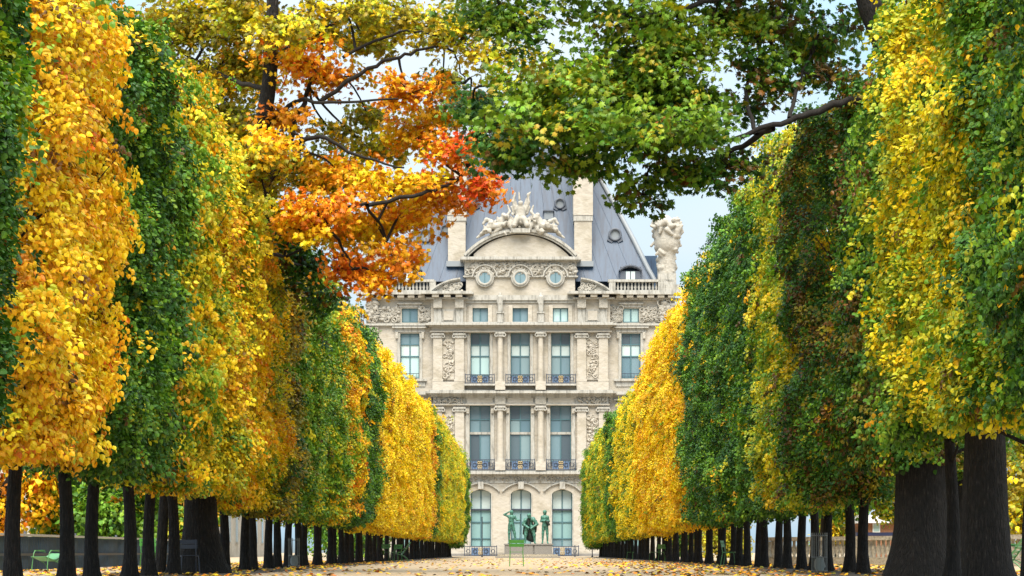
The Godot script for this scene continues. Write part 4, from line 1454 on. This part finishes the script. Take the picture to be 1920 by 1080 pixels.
func _ready() -> void:
	# ---- camera, sky, light, exposure
	var cam := Camera3D.new()
	cam.name = "camera"
	cam.projection = Camera3D.PROJECTION_FRUSTUM
	cam.near = 0.5
	cam.far = 1500.0
	cam.size = cam.near * 1080.0 / FP
	cam.frustum_offset = Vector2((960.0 - VX) / FP, (VY - 540.0) / FP) * cam.near
	cam.position = Vector3(0, EYE, 0)
	add_child(cam)
	cam.current = true
	var env := Environment.new()
	env.background_mode = Environment.BG_SKY
	var sky := Sky.new()
	var pano := PanoramaSkyMaterial.new()
	pano.panorama = sky_image()
	sky.sky_material = pano
	env.sky = sky
	env.tonemap_mode = Environment.TONE_MAPPER_LINEAR
	env.tonemap_exposure = 4.4
	env.sdfgi_enabled = true
	env.ssao_enabled = true
	env.ssil_enabled = true
	var we := WorldEnvironment.new()
	we.name = "world_environment"
	we.environment = env
	add_child(we)
	var sun := DirectionalLight3D.new()
	sun.name = "sun"
	sun.light_energy = 0.6
	sun.light_angular_distance = 48.0
	sun.light_color = Color(1.0, .95, .87)
	sun.shadow_enabled = true
	sun.rotation = Vector3(deg_to_rad(-58), deg_to_rad(-3), 0)
	add_child(sun)

	bulge.seed = 3
	bulge.frequency = .45
	bulge.fractal_octaves = 3
	patch.seed = 9
	patch.frequency = .38
	patch.fractal_octaves = 3
	make_materials()
	make_sprigs()

	# ---- ground
	var pl := PlaneMesh.new()
	pl.size = Vector2(900, 1200)
	struct("ground", pl, M.sand, Vector3(0, 0, -420))

	for s in [-1.0, 1.0]:
		var strip := PlaneMesh.new()
		strip.size = Vector2(3.4, 190)
		struct("tree_strip_ground", strip, M.soil, Vector3(s * 7.3, .004, -116))

	# ---- the pavilion and what lies beyond the rows
	make_pavilion()
	make_wing()
	make_kiosk()
	make_fence()
	make_balustrade()

	# ---- the clipped rows
	var trunks := []
	for k in 6: trunks.append(trunk_mesh(40 + k, 6.5, .115 + .012 * (k % 3), .05))
	var left := [31.0, 33.8, 36.5, 39.3, 42.0, 44.4]
	var right := [28.4, 30.8, 37.2, 45.7, 48.9, 51.6]
	left.push_front(28.2)
	left.push_front(23.9)
	right.push_front(25.9)
	var q := 49.9
	while q < 209.0:
		left.append(q)
		q += 2.7
	q = 54.2
	while q < 209.0:
		right.append(q)
		q += 2.7
	make_row(-1.0, [
		[25.6, "glossy green", [[[1.0, DEEP]], [[.8, MID], [.2, LIME]], .1], .04],
		[32.4, "orange yellow", [[[.65, GOLD], [.35, YELLOW]], [[.62, GOLD], [.18, ORANGE], [.2, YELLOW]], .1], .16],
		[37.9, "deep green", [[[.7, DEEP], [.28, MID], [.02, GOLD]], [[.4, DEEP], [.6, MID]], .1], .05],
		[43.2, "green flecked yellow", [[[.5, MID], [.3, LIME], [.2, GOLD]], [[.5, LIME], [.3, YELLOW], [.2, GOLD]], .0], .06],
		[53.8, "gold and olive", [[[.4, YELLOW], [.4, LIME], [.1, OLIVE], [.1, MID]], [[.45, GOLD], [.1, ORANGE], [.45, YELLOW]], .05], .06],
		[56.6, "brownish olive", [[[.6, OLIVE], [.4, DEEP]], [[.6, OLIVE], [.25, BROWN], [.15, GOLD]], .0], .05],
		[71.0, "fresh green", [[[.7, MID], [.1, DEEP], [.2, LIME]], [[.6, MID], [.4, LIME]], .1], .06],
		[76.4, "orange edged green", [[[.4, LIME], [.3, MID], [.3, GOLD]], [[.5, GOLD], [.3, YELLOW], [.2, ORANGE]], .0], .06],
		[87.5, "shadowy green", [[[.7, DEEP], [.3, MID]], [[.6, MID], [.4, DEEP]], .1], .05],
		[131.0, "brilliant yellow", [[[.9, YELLOW], [.1, GOLD]], [[.65, YELLOW], [.35, GOLD]], .1], .05],
		[137.0, "rusty orange", [[[.5, ORANGE], [.4, GOLD], [.1, BROWN]], [[.6, GOLD], [.4, ORANGE]], .1], .05],
		[147.0, "dull green", [[[.6, DEEP], [.4, MID]], [[.6, MID], [.4, OLIVE]], .1], .05],
		[200.0, "yellow green", [[[.65, LIME], [.25, YELLOW], [.1, MID]], [[.5, LIME], [.3, YELLOW], [.2, GOLD]], .0], .06],
		[999.0, "darker green", [[[.6, MID], [.4, DEEP]], [[.6, MID], [.4, LIME]], .1], .05],
	], left, trunks)
	make_row(1.0, [
		[29.6, "dark glossy green", [[[.6, DEEP], [.35, MID], [.05, GOLD]], [[.5, MID], [.1, DEEP], [.4, LIME]], .15], .14],
		[37.0, "lime yellow", [[[.5, LIME], [.35, MID], [.15, YELLOW]], [[.45, YELLOW], [.4, LIME], [.15, MID]], .0], .2],
		[38.5, "loose green and lime", [[[.65, MID], [.3, DEEP], [.05, GOLD]], [[.6, MID], [.25, LIME], [.15, BROWN]], .1], .14],
		[47.0, "brown tinged green", [[[.6, DEEP], [.15, BROWN], [.25, MID]], [[.25, BROWN], [.5, DEEP], [.25, OLIVE]], .1], .08],
		[56.0, "yellow fringed green", [[[.5, MID], [.5, LIME]], [[.45, YELLOW], [.4, LIME], [.15, MID]], .1], .14],
		[79.0, "deep green", [[[.8, DEEP], [.2, MID]], [[.55, MID], [.35, DEEP], [.1, GOLD]], .22], .06],
		[113.0, "brilliant golden", [[[.6, YELLOW], [.4, GOLD]], [[.6, GOLD], [.35, YELLOW], [.05, MID]], .1], .08],
		[139.0, "green dotted yellow", [[[.7, YELLOW], [.3, MID]], [[.6, YELLOW], [.3, LIME], [.1, DEEP]], .0], .07],
		[152.0, "narrow dark green", [[[.6, DEEP], [.4, MID]], [[.6, MID], [.4, DEEP]], .1], .05],
		[200.0, "mixed green and yellow", [[[.6, MID], [.3, LIME], [.1, GOLD]], [[.4, LIME], [.35, YELLOW], [.25, MID]], .05], .06],
		[999.0, "darker green", [[[.6, MID], [.4, DEEP]], [[.6, MID], [.4, LIME]], .1], .05],
	], right, trunks)

	# ---- the great maples that lean over the avenue
	var zb := 47.5
	var orange := [[.65, ORANGE], [.35, GOLD]]
	var amber := [[.5, GOLD], [.15, ORANGE], [.35, YELLOW]]
	var red := [[.5, RED], [.5, ORANGE]]
	var olive := [[.5, OLIVE], [.12, GOLD], [.38, LIME]]
	var straw := [[.22, YELLOW], [.43, LIME], [.35, OLIVE]]
	var dark := [[.7, DEEP], [.2, MID], [.1, BROWN]]
	var pads := []
	for p in [[560, 110, 90, 48, 0, orange], [625, 145, 70, 32, 1, orange], [770, 175, 75, 40, 0, orange], [535, 225, 55, 30, 0, orange], [645, 335, 95, 42, 1, amber], [745, 345, 110, 40, 0, amber], [600, 395, 90, 42, -1, orange],
		[700, 425, 110, 42, 1, amber], [850, 285, 60, 52, 0, [[.2, RED], [.6, ORANGE], [.2, GOLD]]], [905, 355, 50, 36, 0, red], [820, 370, 70, 34, 1, [[.85, ORANGE], [.15, RED]]], [740, 490, 60, 38, 0, orange], [655, 500, 60, 42, 1, [[.7, ORANGE], [.3, RED]]],
		[700, 528, 36, 22, 0, orange], [790, 260, 85, 38, 1, amber], [700, 285, 70, 34, 2, olive], [560, 430, 50, 40, -1, amber],
		[420, 150, 120, 66, 2, olive], [370, 60, 100, 60, 2, olive], [440, 250, 95, 66, 2, olive], [475, 335, 75, 50, 1, olive], [560, 310, 70, 40, 2, olive], [340, 190, 80, 80, 3, olive], [640, 25, 110, 34, 0, straw], [760, 40, 100, 40, 1, straw], [860, 60, 85, 48, 0, straw],
		[930, 105, 70, 30, 0, straw], [460, 40, 90, 40, 1, straw], [300, 60, 90, 60, 3, olive], [690, 90, 60, 20, 1, straw], [830, 150, 50, 26, 2, olive], [575, 500, 55, 44, 4, dark], [600, 560, 45, 36, 4, dark], [545, 470, 40, 40, 4, dark], [465, 395, 50, 40, -1.5, olive], [450, 440, 36, 40, -1.5, amber], [490, 320, 46, 40, -1.2, olive],
		[300, 150, 80, 60, 3, olive], [400, 230, 90, 60, 3, olive], [480, 130, 70, 50, 2, olive], [520, 60, 70, 36, -1, straw], [590, 60, 70, 30, 2, olive], [720, 60, 90, 30, 2, straw], [420, 20, 90, 40, 2, straw], [510, 280, 50, 40, -1, amber], [800, 220, 60, 30, 1, amber], [880, 190, 50, 40, 1, amber], [660, 440, 70, 40, 2, amber], [770, 410, 70, 36, 2, orange], [600, 350, 70, 50, 2, olive], [630, 255, 50, 24, 2, olive], [690, 215, 40, 16, 2, olive], [480, -60, 130, 60, 1, straw], [700, -70, 150, 60, 1, straw], [330, -80, 130, 70, 2, olive], [880, -60, 120, 50, 1, straw], [560, -160, 200, 70, 1, amber]]:
		var z: float = zb + p[4] * 1.1
		var s: float = FP / z
		var rx: float = p[2] / s
		var ry: float = p[3] / s
		pads.append([P(p[0], p[1], z), Vector3(rx, ry, maxf(.9, rx * .9)), int(p[2] * p[3] * .022) + 20, p[5]])
	var T := func(a: Array) -> Array:
		var out := []
		for v in a: out.append(P(v[0], v[1], zb + (v[2] if v.size() > 2 else 0.0)))
		return out
	maple("orange_maple", "tall maple with flame orange, gold and red leaves leaning over the left row", Vector3(-6.85, 0, -zb),
		[Vector3(-6.85, -.05, -zb), P(376, 900, zb), P(386, 650, zb), P(425, 430, zb), P(484, 265, zb), P(508, 120, zb), P(512, -40, zb), P(520, -200, zb)], .44, .09,
		[[T.call([[478, 400], [530, 292], [556, 225], [580, 165, 1], [610, 60, 1]]), .13, .05], [T.call([[500, 235], [520, 215], [560, 190], [620, 190, -1], [745, 185, -1]]), .09, .035], [T.call([[508, 120], [560, 80, 1], [640, 35, 1], [720, -20, 1]]), .09, .035],
		[T.call([[540, 275], [600, 258, -1], [665, 288, -1], [755, 315, -1.5]]), .08, .03], [T.call([[472, 430], [540, 420, -1], [600, 404, -1], [690, 382, -1]]), .12, .05], [T.call([[690, 382, -1], [790, 362, -1], [845, 345], [885, 305]]), .06, .05],
		[T.call([[600, 190], [690, 130], [760, 104], [812, 86], [850, 100], [872, 155]]), .07, .02], [T.call([[505, 170], [440, 150, 1], [380, 120, 2], [320, 90, 3]]), .08, .03], [T.call([[460, 470], [520, 480, 2], [570, 500, 4]]), .08, .03],
		[T.call([[470, 400], [420, 300, 2], [360, 220, 3]]), .07, .03], [T.call([[640, 110], [720, 70], [790, 60], [900, 90]]), .05, .02], [T.call([[690, 385, -1], [720, 440], [740, 490]]), .05, .02], [T.call([[600, 404, -1], [640, 460], [660, 505]]), .06, .02]],
		pads, 901, .55, .21)
	var za := 41.0
	pads = []
	var gA := [[.72, MOSS], [.2, DEEP], [.08, OLIVE]]
	var gB := [[.45, DEEP], [.42, MOSS], [.13, BROWN]]
	var gC := [[.84, MOSS], [.08, LIME], [.08, OLIVE]]
	var gD := [[.7, DEEP], [.2, MOSS], [.1, BROWN]]
	var rust := [[.5, BROWN], [.3, DEEP], [.2, OLIVE]]
	for p in [[950, 50, 100, 50, 0, gA], [900, 25, 60, 28, 1, gA], [1180, 55, 130, 55, 0, gC], [1290, 90, 100, 66, 0, gC], [1130, 145, 160, 66, 0, gC], [1010, 185, 120, 56, -1, gC], [1255, 180, 120, 66, 0, gA], [1090, 245, 180, 62, -1, gA],
		[890, 210, 62, 46, 1, gD], [1230, 265, 140, 52, 0, gB], [960, 290, 90, 38, 0, gD], [1110, 318, 120, 36, 0, gB], [1205, 365, 62, 32, 1, gB], [1285, 335, 90, 36, 1, gB], [1370, 315, 70, 34, 1, gB], [1480, 20, 60, 30, 1, gB], [1560, 150, 50, 30, 1, rust], [1500, 90, 60, 40, 2, gC], [1420, 110, 70, 30, 1, gA], [1390, 60, 60, 40, 1, gC], [1440, 50, 110, 52, 2, rust], [1530, 110, 70, 54, 2, gB],
		[1430, 150, 80, 44, 1, gB], [1400, 215, 50, 20, 2, gB], [1620, 215, 60, 70, 1, rust], [1590, 60, 36, 40, 1, gB], [1340, 30, 90, 40, 1, gB], [1210, 120, 120, 50, 1, gA], [1000, 240, 100, 40, 1, gB], [1180, 210, 150, 50, 1, gA], [1310, 250, 80, 40, -1, gA],
		[1060, -50, 180, 50, 0, gC], [1350, -60, 180, 60, 1, gB], [1560, -80, 160, 70, 1, gB], [880, -60, 90, 40, 0, gA], [1250, -160, 260, 70, 0, gA], [1700, -170, 200, 90, 1, rust]]:
		var z: float = za + p[4] * 1.2
		var s: float = FP / z
		var rx: float = p[2] / s
		var ry: float = p[3] / s
		var thin := .7 if p[0] > 1320 and p[1] > -20 else 1.0
		pads.append([P(p[0], p[1], z), Vector3(rx, ry, maxf(.9, rx * .9)), int((p[2] * p[3] * .024 + 20) * thin), p[5]])
	T = func(a: Array) -> Array:
		var out := []
		for v in a: out.append(P(v[0], v[1], za + (v[2] if v.size() > 2 else 0.0)))
		return out
	maple("green_maple", "great green maple with a thick dark trunk whose bough spans the avenue", Vector3(7.27, 0, -za),
		[Vector3(7.27, -.05, -za), P(1729, 900, za), P(1722, 650, za), P(1712, 400, za), P(1700, 240, za), P(1680, 110, za), P(1640, 10, za), P(1600, -110, za), P(1580, -260, za)], .50, .24,
		[[T.call([[1700, 215], [1650, 190], [1590, 190], [1520, 212], [1450, 236], [1335, 272]]), .13, .06], [T.call([[1335, 272], [1250, 230], [1150, 165], [1040, 140], [930, 160]]), .06, .02], [T.call([[1450, 236], [1390, 275, 1], [1330, 300, 1], [1240, 330, 1]]), .09, .03],
		[T.call([[1335, 272], [1230, 262], [1110, 265, -1], [1000, 250, -1]]), .08, .03], [T.call([[1640, 10], [1560, -30], [1450, -20], [1340, 0], [1220, 30], [1110, 20]]), .13, .04], [T.call([[1480, 222], [1500, 150, 1], [1530, 80, 2]]), .06, .02],
		[T.call([[1420, 250], [1400, 170, 1], [1440, 90, 2], [1450, 20, 2]]), .06, .02], [T.call([[1340, 0], [1200, -20], [1050, -20], [940, 30]]), .08, .03], [T.call([[1690, 190], [1640, 230, 1], [1600, 280, 1]]), .07, .03], [T.call([[1150, 165], [1080, 150], [1020, 185]]), .045, .02]],
		pads, 902)
	# the second thick trunk of the right row: its crown is clipped with the row
	var big := thing("thick_clipped_tree", "thick dark rough barked trunk at the near end of the right row under yellow leaves", "tree", Vector3(7.1, 0, -34.5))
	var st := S()
	tube(st, curve([Vector3(.05, -.05, 0), Vector3(0, .5, 0), Vector3(-.02, 1.6, 0), Vector3(0, 3.5, 0), Vector3(.1, 6.5, 0)], 5), [.50, .45, .42, .40, .39, .385, .38, .37, .36, .35, .34, .33, .31, .3, .28, .26, .24, .22, .2, .18, .15], 14)
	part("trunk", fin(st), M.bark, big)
	clipped_crown(big, 1777, Vector3(7.1, 0, -34.5), -1.0, Vector2(1.4, 1.9), 2.55, 9.4, [[[.5, LIME], [.32, MID], [.18, YELLOW]], [[.5, YELLOW], [.38, LIME], [.12, MID]], .0], 3000, .22)
	var mid := thing("bushy_clipped_tree", "bushy brownish green tree wrapped round the great maple's trunk", "tree", Vector3(7.2, 0, -41.6))
	st = S()
	tube(st, [Vector3(0.6, 0, 0.5), Vector3(.5, 2, .4), Vector3(.2, 6, 0)], [.12, .1, .05], 8)
	part("trunk", fin(st), M.bark, mid)
	clipped_crown(mid, 1778, Vector3(7.2, 0, -41.6), -1.0, Vector2(1.3, 1.8), 2.1, 9.2, [[[.3, MID], [.15, BROWN], [.55, DEEP]], [[.6, DEEP], [.2, BROWN], [.2, OLIVE]], .0], 3000, .10)

	var wrap := thing("bushy_clipped_tree", "golden and olive clipped tree wrapped round the orange maple's trunk", "tree", Vector3(-7.0, 0, -47.1))
	st = S()
	tube(st, [Vector3(-.6, 0, 0.5), Vector3(-.5, 2, .4), Vector3(-.2, 6, 0)], [.12, .1, .05], 8)
	part("trunk", fin(st), M.bark, wrap)
	clipped_crown(wrap, 1779, Vector3(-7.0, 0, -47.1), 1.0, Vector2(1.32, 1.9), 1.75, 8.9, [[[.4, YELLOW], [.4, LIME], [.1, OLIVE], [.1, MID]], [[.45, GOLD], [.1, ORANGE], [.45, YELLOW]], .05], 2800, .08)

	var slim := thing("slim_tree", "slim tree standing behind the narrow gap between the two thickest trunks", "tree", Vector3(9.5, 0, -49.0))
	st = S()
	tube(st, [Vector3(0, -.05, 0), Vector3(0, .4, 0), Vector3(.02, 2.5, 0), Vector3(-.05, 5.5, 0)], [.26, .19, .17, .1], 12)
	part("trunk", fin(st), M.bark, slim)
	clipped_crown(slim, 1780, Vector3(9.5, 0, -49.0), -1.0, Vector2(1.2, 1.4), 2.3, 6.5, [[[.6, DEEP], [.4, MOSS]], [[.5, MOSS], [.3, DEEP], [.2, OLIVE]], .0], 1400, .08)

	# ---- trees beyond
	far_tree("autumn_tree", "orange and yellow autumn tree beyond the fence, nearest on the left", Vector3(-20.0, 0, -84.0), 5.2, 5.0, [[.5, GOLD], [.3, ORANGE], [.2, YELLOW]], 900, 51, .05, "trees beyond the fence")
	far_tree("autumn_tree", "yellow tree beyond the fence, behind the orange one", Vector3(-27.5, 0, -110.0), 6.2, 5.5, [[.5, YELLOW], [.3, GOLD], [.2, LIME]], 900, 52, .05, "trees beyond the fence")
	far_tree("leafy_shrub", "tall mid green bush beyond the fence beside the autumn tree", Vector3(-17.6, 0, -88.0), 4.2, 4.4, [[.6, MID], [.3, LIME], [.1, GOLD]], 900, 53, .02, "trees beyond the fence")
	far_tree("leafy_shrub", "darker green bush beyond the fence, between two lighter ones", Vector3(-15.6, 0, -86.0), 4.6, 4.2, [[.6, MID], [.4, DEEP]], 900, 54, .02, "trees beyond the fence")
	far_tree("leafy_shrub", "green and yellow speckled bush beyond the fence, furthest from the autumn tree", Vector3(-14.4, 0, -92.0), 4.2, 4.0, [[.5, MID], [.3, LIME], [.2, GOLD]], 900, 55, .02, "trees beyond the fence")
	far_tree("autumn_tree", "pale yellow tree beyond the balustrade by the rightmost trunk", Vector3(22.0, 0, -92.0), 7.0, 6.0, [[.65, OLIVE], [.2, YELLOW], [.15, LIME]], 1200, 56, .05, "trees beyond the balustrade")
	far_tree("autumn_tree", "olive yellow tree beyond the balustrade beside the kiosk", Vector3(20.6, 0, -150.0), 5.0, 3.4, [[.5, OLIVE], [.3, GOLD], [.2, MID]], 700, 57, .05, "trees beyond the balustrade")
	far_tree("park_tree", "green tree with clear trunk beyond the balustrade behind the slim right trunks", Vector3(14.9, 0, -112.0), 5.6, 4.6, [[.6, MID], [.25, DEEP], [.15, LIME]], 1000, 58, .34, "trees beyond the balustrade")
	far_tree("park_tree", "yellow green tree with clear trunk beyond the balustrade beside the kiosk roof", Vector3(19.2, 0, -114.0), 5.8, 4.8, [[.4, LIME], [.3, OLIVE], [.3, MID]], 1000, 59, .36, "trees beyond the balustrade")
	for k in 4:
		far_tree("lime_shrub", ["low green shrub behind the far left trunks", "rounded green shrub by the end of the stone wing", "yellowing shrub behind the far right trunks", "dark shrub by the far end of the right row"][k], Vector3([-13.0, -14.0, 15.0, 14.0][k], 0, [-150.0, -195.0, -170.0, -200.0][k]), 3.0, 5.0, [[[.6, MID], [.4, DEEP]], [[.7, DEEP], [.3, MID]], [[.5, LIME], [.5, OLIVE]], [[.7, DEEP], [.3, OLIVE]]][k], 500, 60 + k, .0, "shrubs behind the rows")

	# ---- monument, chairs, bins, posts
	make_monument()
	make_chair("lone bright green metal chair standing in the middle of the avenue", M.green, Vector3((968.5 - VX) / 60.0, 0, -70.0), PI)
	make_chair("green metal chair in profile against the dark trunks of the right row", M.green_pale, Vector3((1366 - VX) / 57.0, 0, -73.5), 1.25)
	make_chair("green metal chair half hidden behind a slim trunk by the fence", M.green, Vector3(-10.4, 0, -62.0), .4)
	make_chair("dark metal chair against the thick trunk of the orange maple", M.iron, Vector3(-6.85, 0, -45.6), .3).scale = Vector3.ONE * .85
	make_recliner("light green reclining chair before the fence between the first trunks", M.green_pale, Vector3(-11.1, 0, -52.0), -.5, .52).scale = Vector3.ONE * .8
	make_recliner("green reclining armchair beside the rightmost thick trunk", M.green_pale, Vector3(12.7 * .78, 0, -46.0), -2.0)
	var zc := 108.0
	var sc := FP / zc
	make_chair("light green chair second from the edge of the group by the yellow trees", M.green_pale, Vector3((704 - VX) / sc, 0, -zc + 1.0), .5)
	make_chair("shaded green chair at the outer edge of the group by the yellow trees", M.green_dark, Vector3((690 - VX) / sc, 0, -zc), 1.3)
	make_chair("pale seated chair in the middle of the group by the yellow trees", M.green_dark, Vector3((722 - VX) / sc, 0, -zc), .2)
	make_chair("green chair behind the recliner by the yellow trees", M.green, Vector3((734 - VX) / sc, 0, -zc - 4.0), -.4)
	make_recliner("dark green recliner at the avenue side of the group by the yellow trees", M.green_dark, Vector3((750 - VX) / sc, 0, -zc), -1.4)
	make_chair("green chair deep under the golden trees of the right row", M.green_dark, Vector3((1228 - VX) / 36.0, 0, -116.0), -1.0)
	make_chair("green chair turned away under the golden trees of the right row", M.green, Vector3((1247 - VX) / 38.0, 0, -111.0), 2.4)
	make_chair("small bright chair far down the right row near the pavilion", M.green, Vector3((1186 - VX) / 29.0, 0, -146.0), -.6)
	make_bin("wire litter bin with pale bag between the trunks of the right row", Vector3((1536 - VX) / 88.0, 0, -47.7), .0)
	make_bin("wire litter bin between slim trunks of the left row", Vector3((552 - VX) / 64.0, 0, -65.5), .3)
	for p in [[904.0, 200.0, 3.6, "tall thin dark post standing before the first arch"], [1110.5, 205.0, 1.4, "thin dark post at the end of the right row"], [845.0, 208.0, 1.2, "thin dark post at the end of the left row"], [1078.0, 215.0, 1.1, "short dark post beside the last arch"]]:
		var o := thing("slim_post", p[3], "post", Vector3((p[0] - VX) * p[1] / FP, 0, -p[1]), 0.0, "slim posts before the pavilion")
		st = S()
		tube(st, [Vector3.ZERO, Vector3(0, p[2], 0)], [.045], 8)
		part("shaft", fin(st), M.iron, o)
		st = S()
		tube(st, [Vector3(0, 0, 0), Vector3(0, .12, 0), Vector3(0, .13, 0)], [.09, .08, .04], 8)
		part("foot", fin(st), M.iron, o)

	# ---- fallen leaves
	var r := RandomNumberGenerator.new()
	r.seed = 4242
	var spots := []
	for i in 3400:
		var z := 40.0 + 110.0 * pow(r.randf(), 1.9)
		var x := r.randf_range(-6.5, 6.5)
		if patch.get_noise_2d(x * 1.6, z * .5) + .25 * absf(x) / 6.5 < r.randf_range(.04, .3): continue
		spots.append(Vector3(x, 0, -z))
	for i in 1500:
		# drifts on the right half and along both feet of the rows
		var z := 42.0 + 60.0 * r.randf()
		var x := r.randfn(4.6, 1.6) if r.randf() < .7 else r.randfn(-6.6, .7)
		spots.append(Vector3(x, 0, -z))
	for i in 4500:
		var s := -1.0 if r.randf() < .5 else 1.0
		spots.append(Vector3(s * r.randf_range(7.0, 12.0), 0, -r.randf_range(40.0, 110.0)))
	litter("fallen_leaves", "yellow, orange and brown leaves fallen over the sandy avenue", spots, [[.22, GOLD], [.18, ORANGE], [.5, BROWN], [.1, OLIVE]], 77, single_leaf(.095))
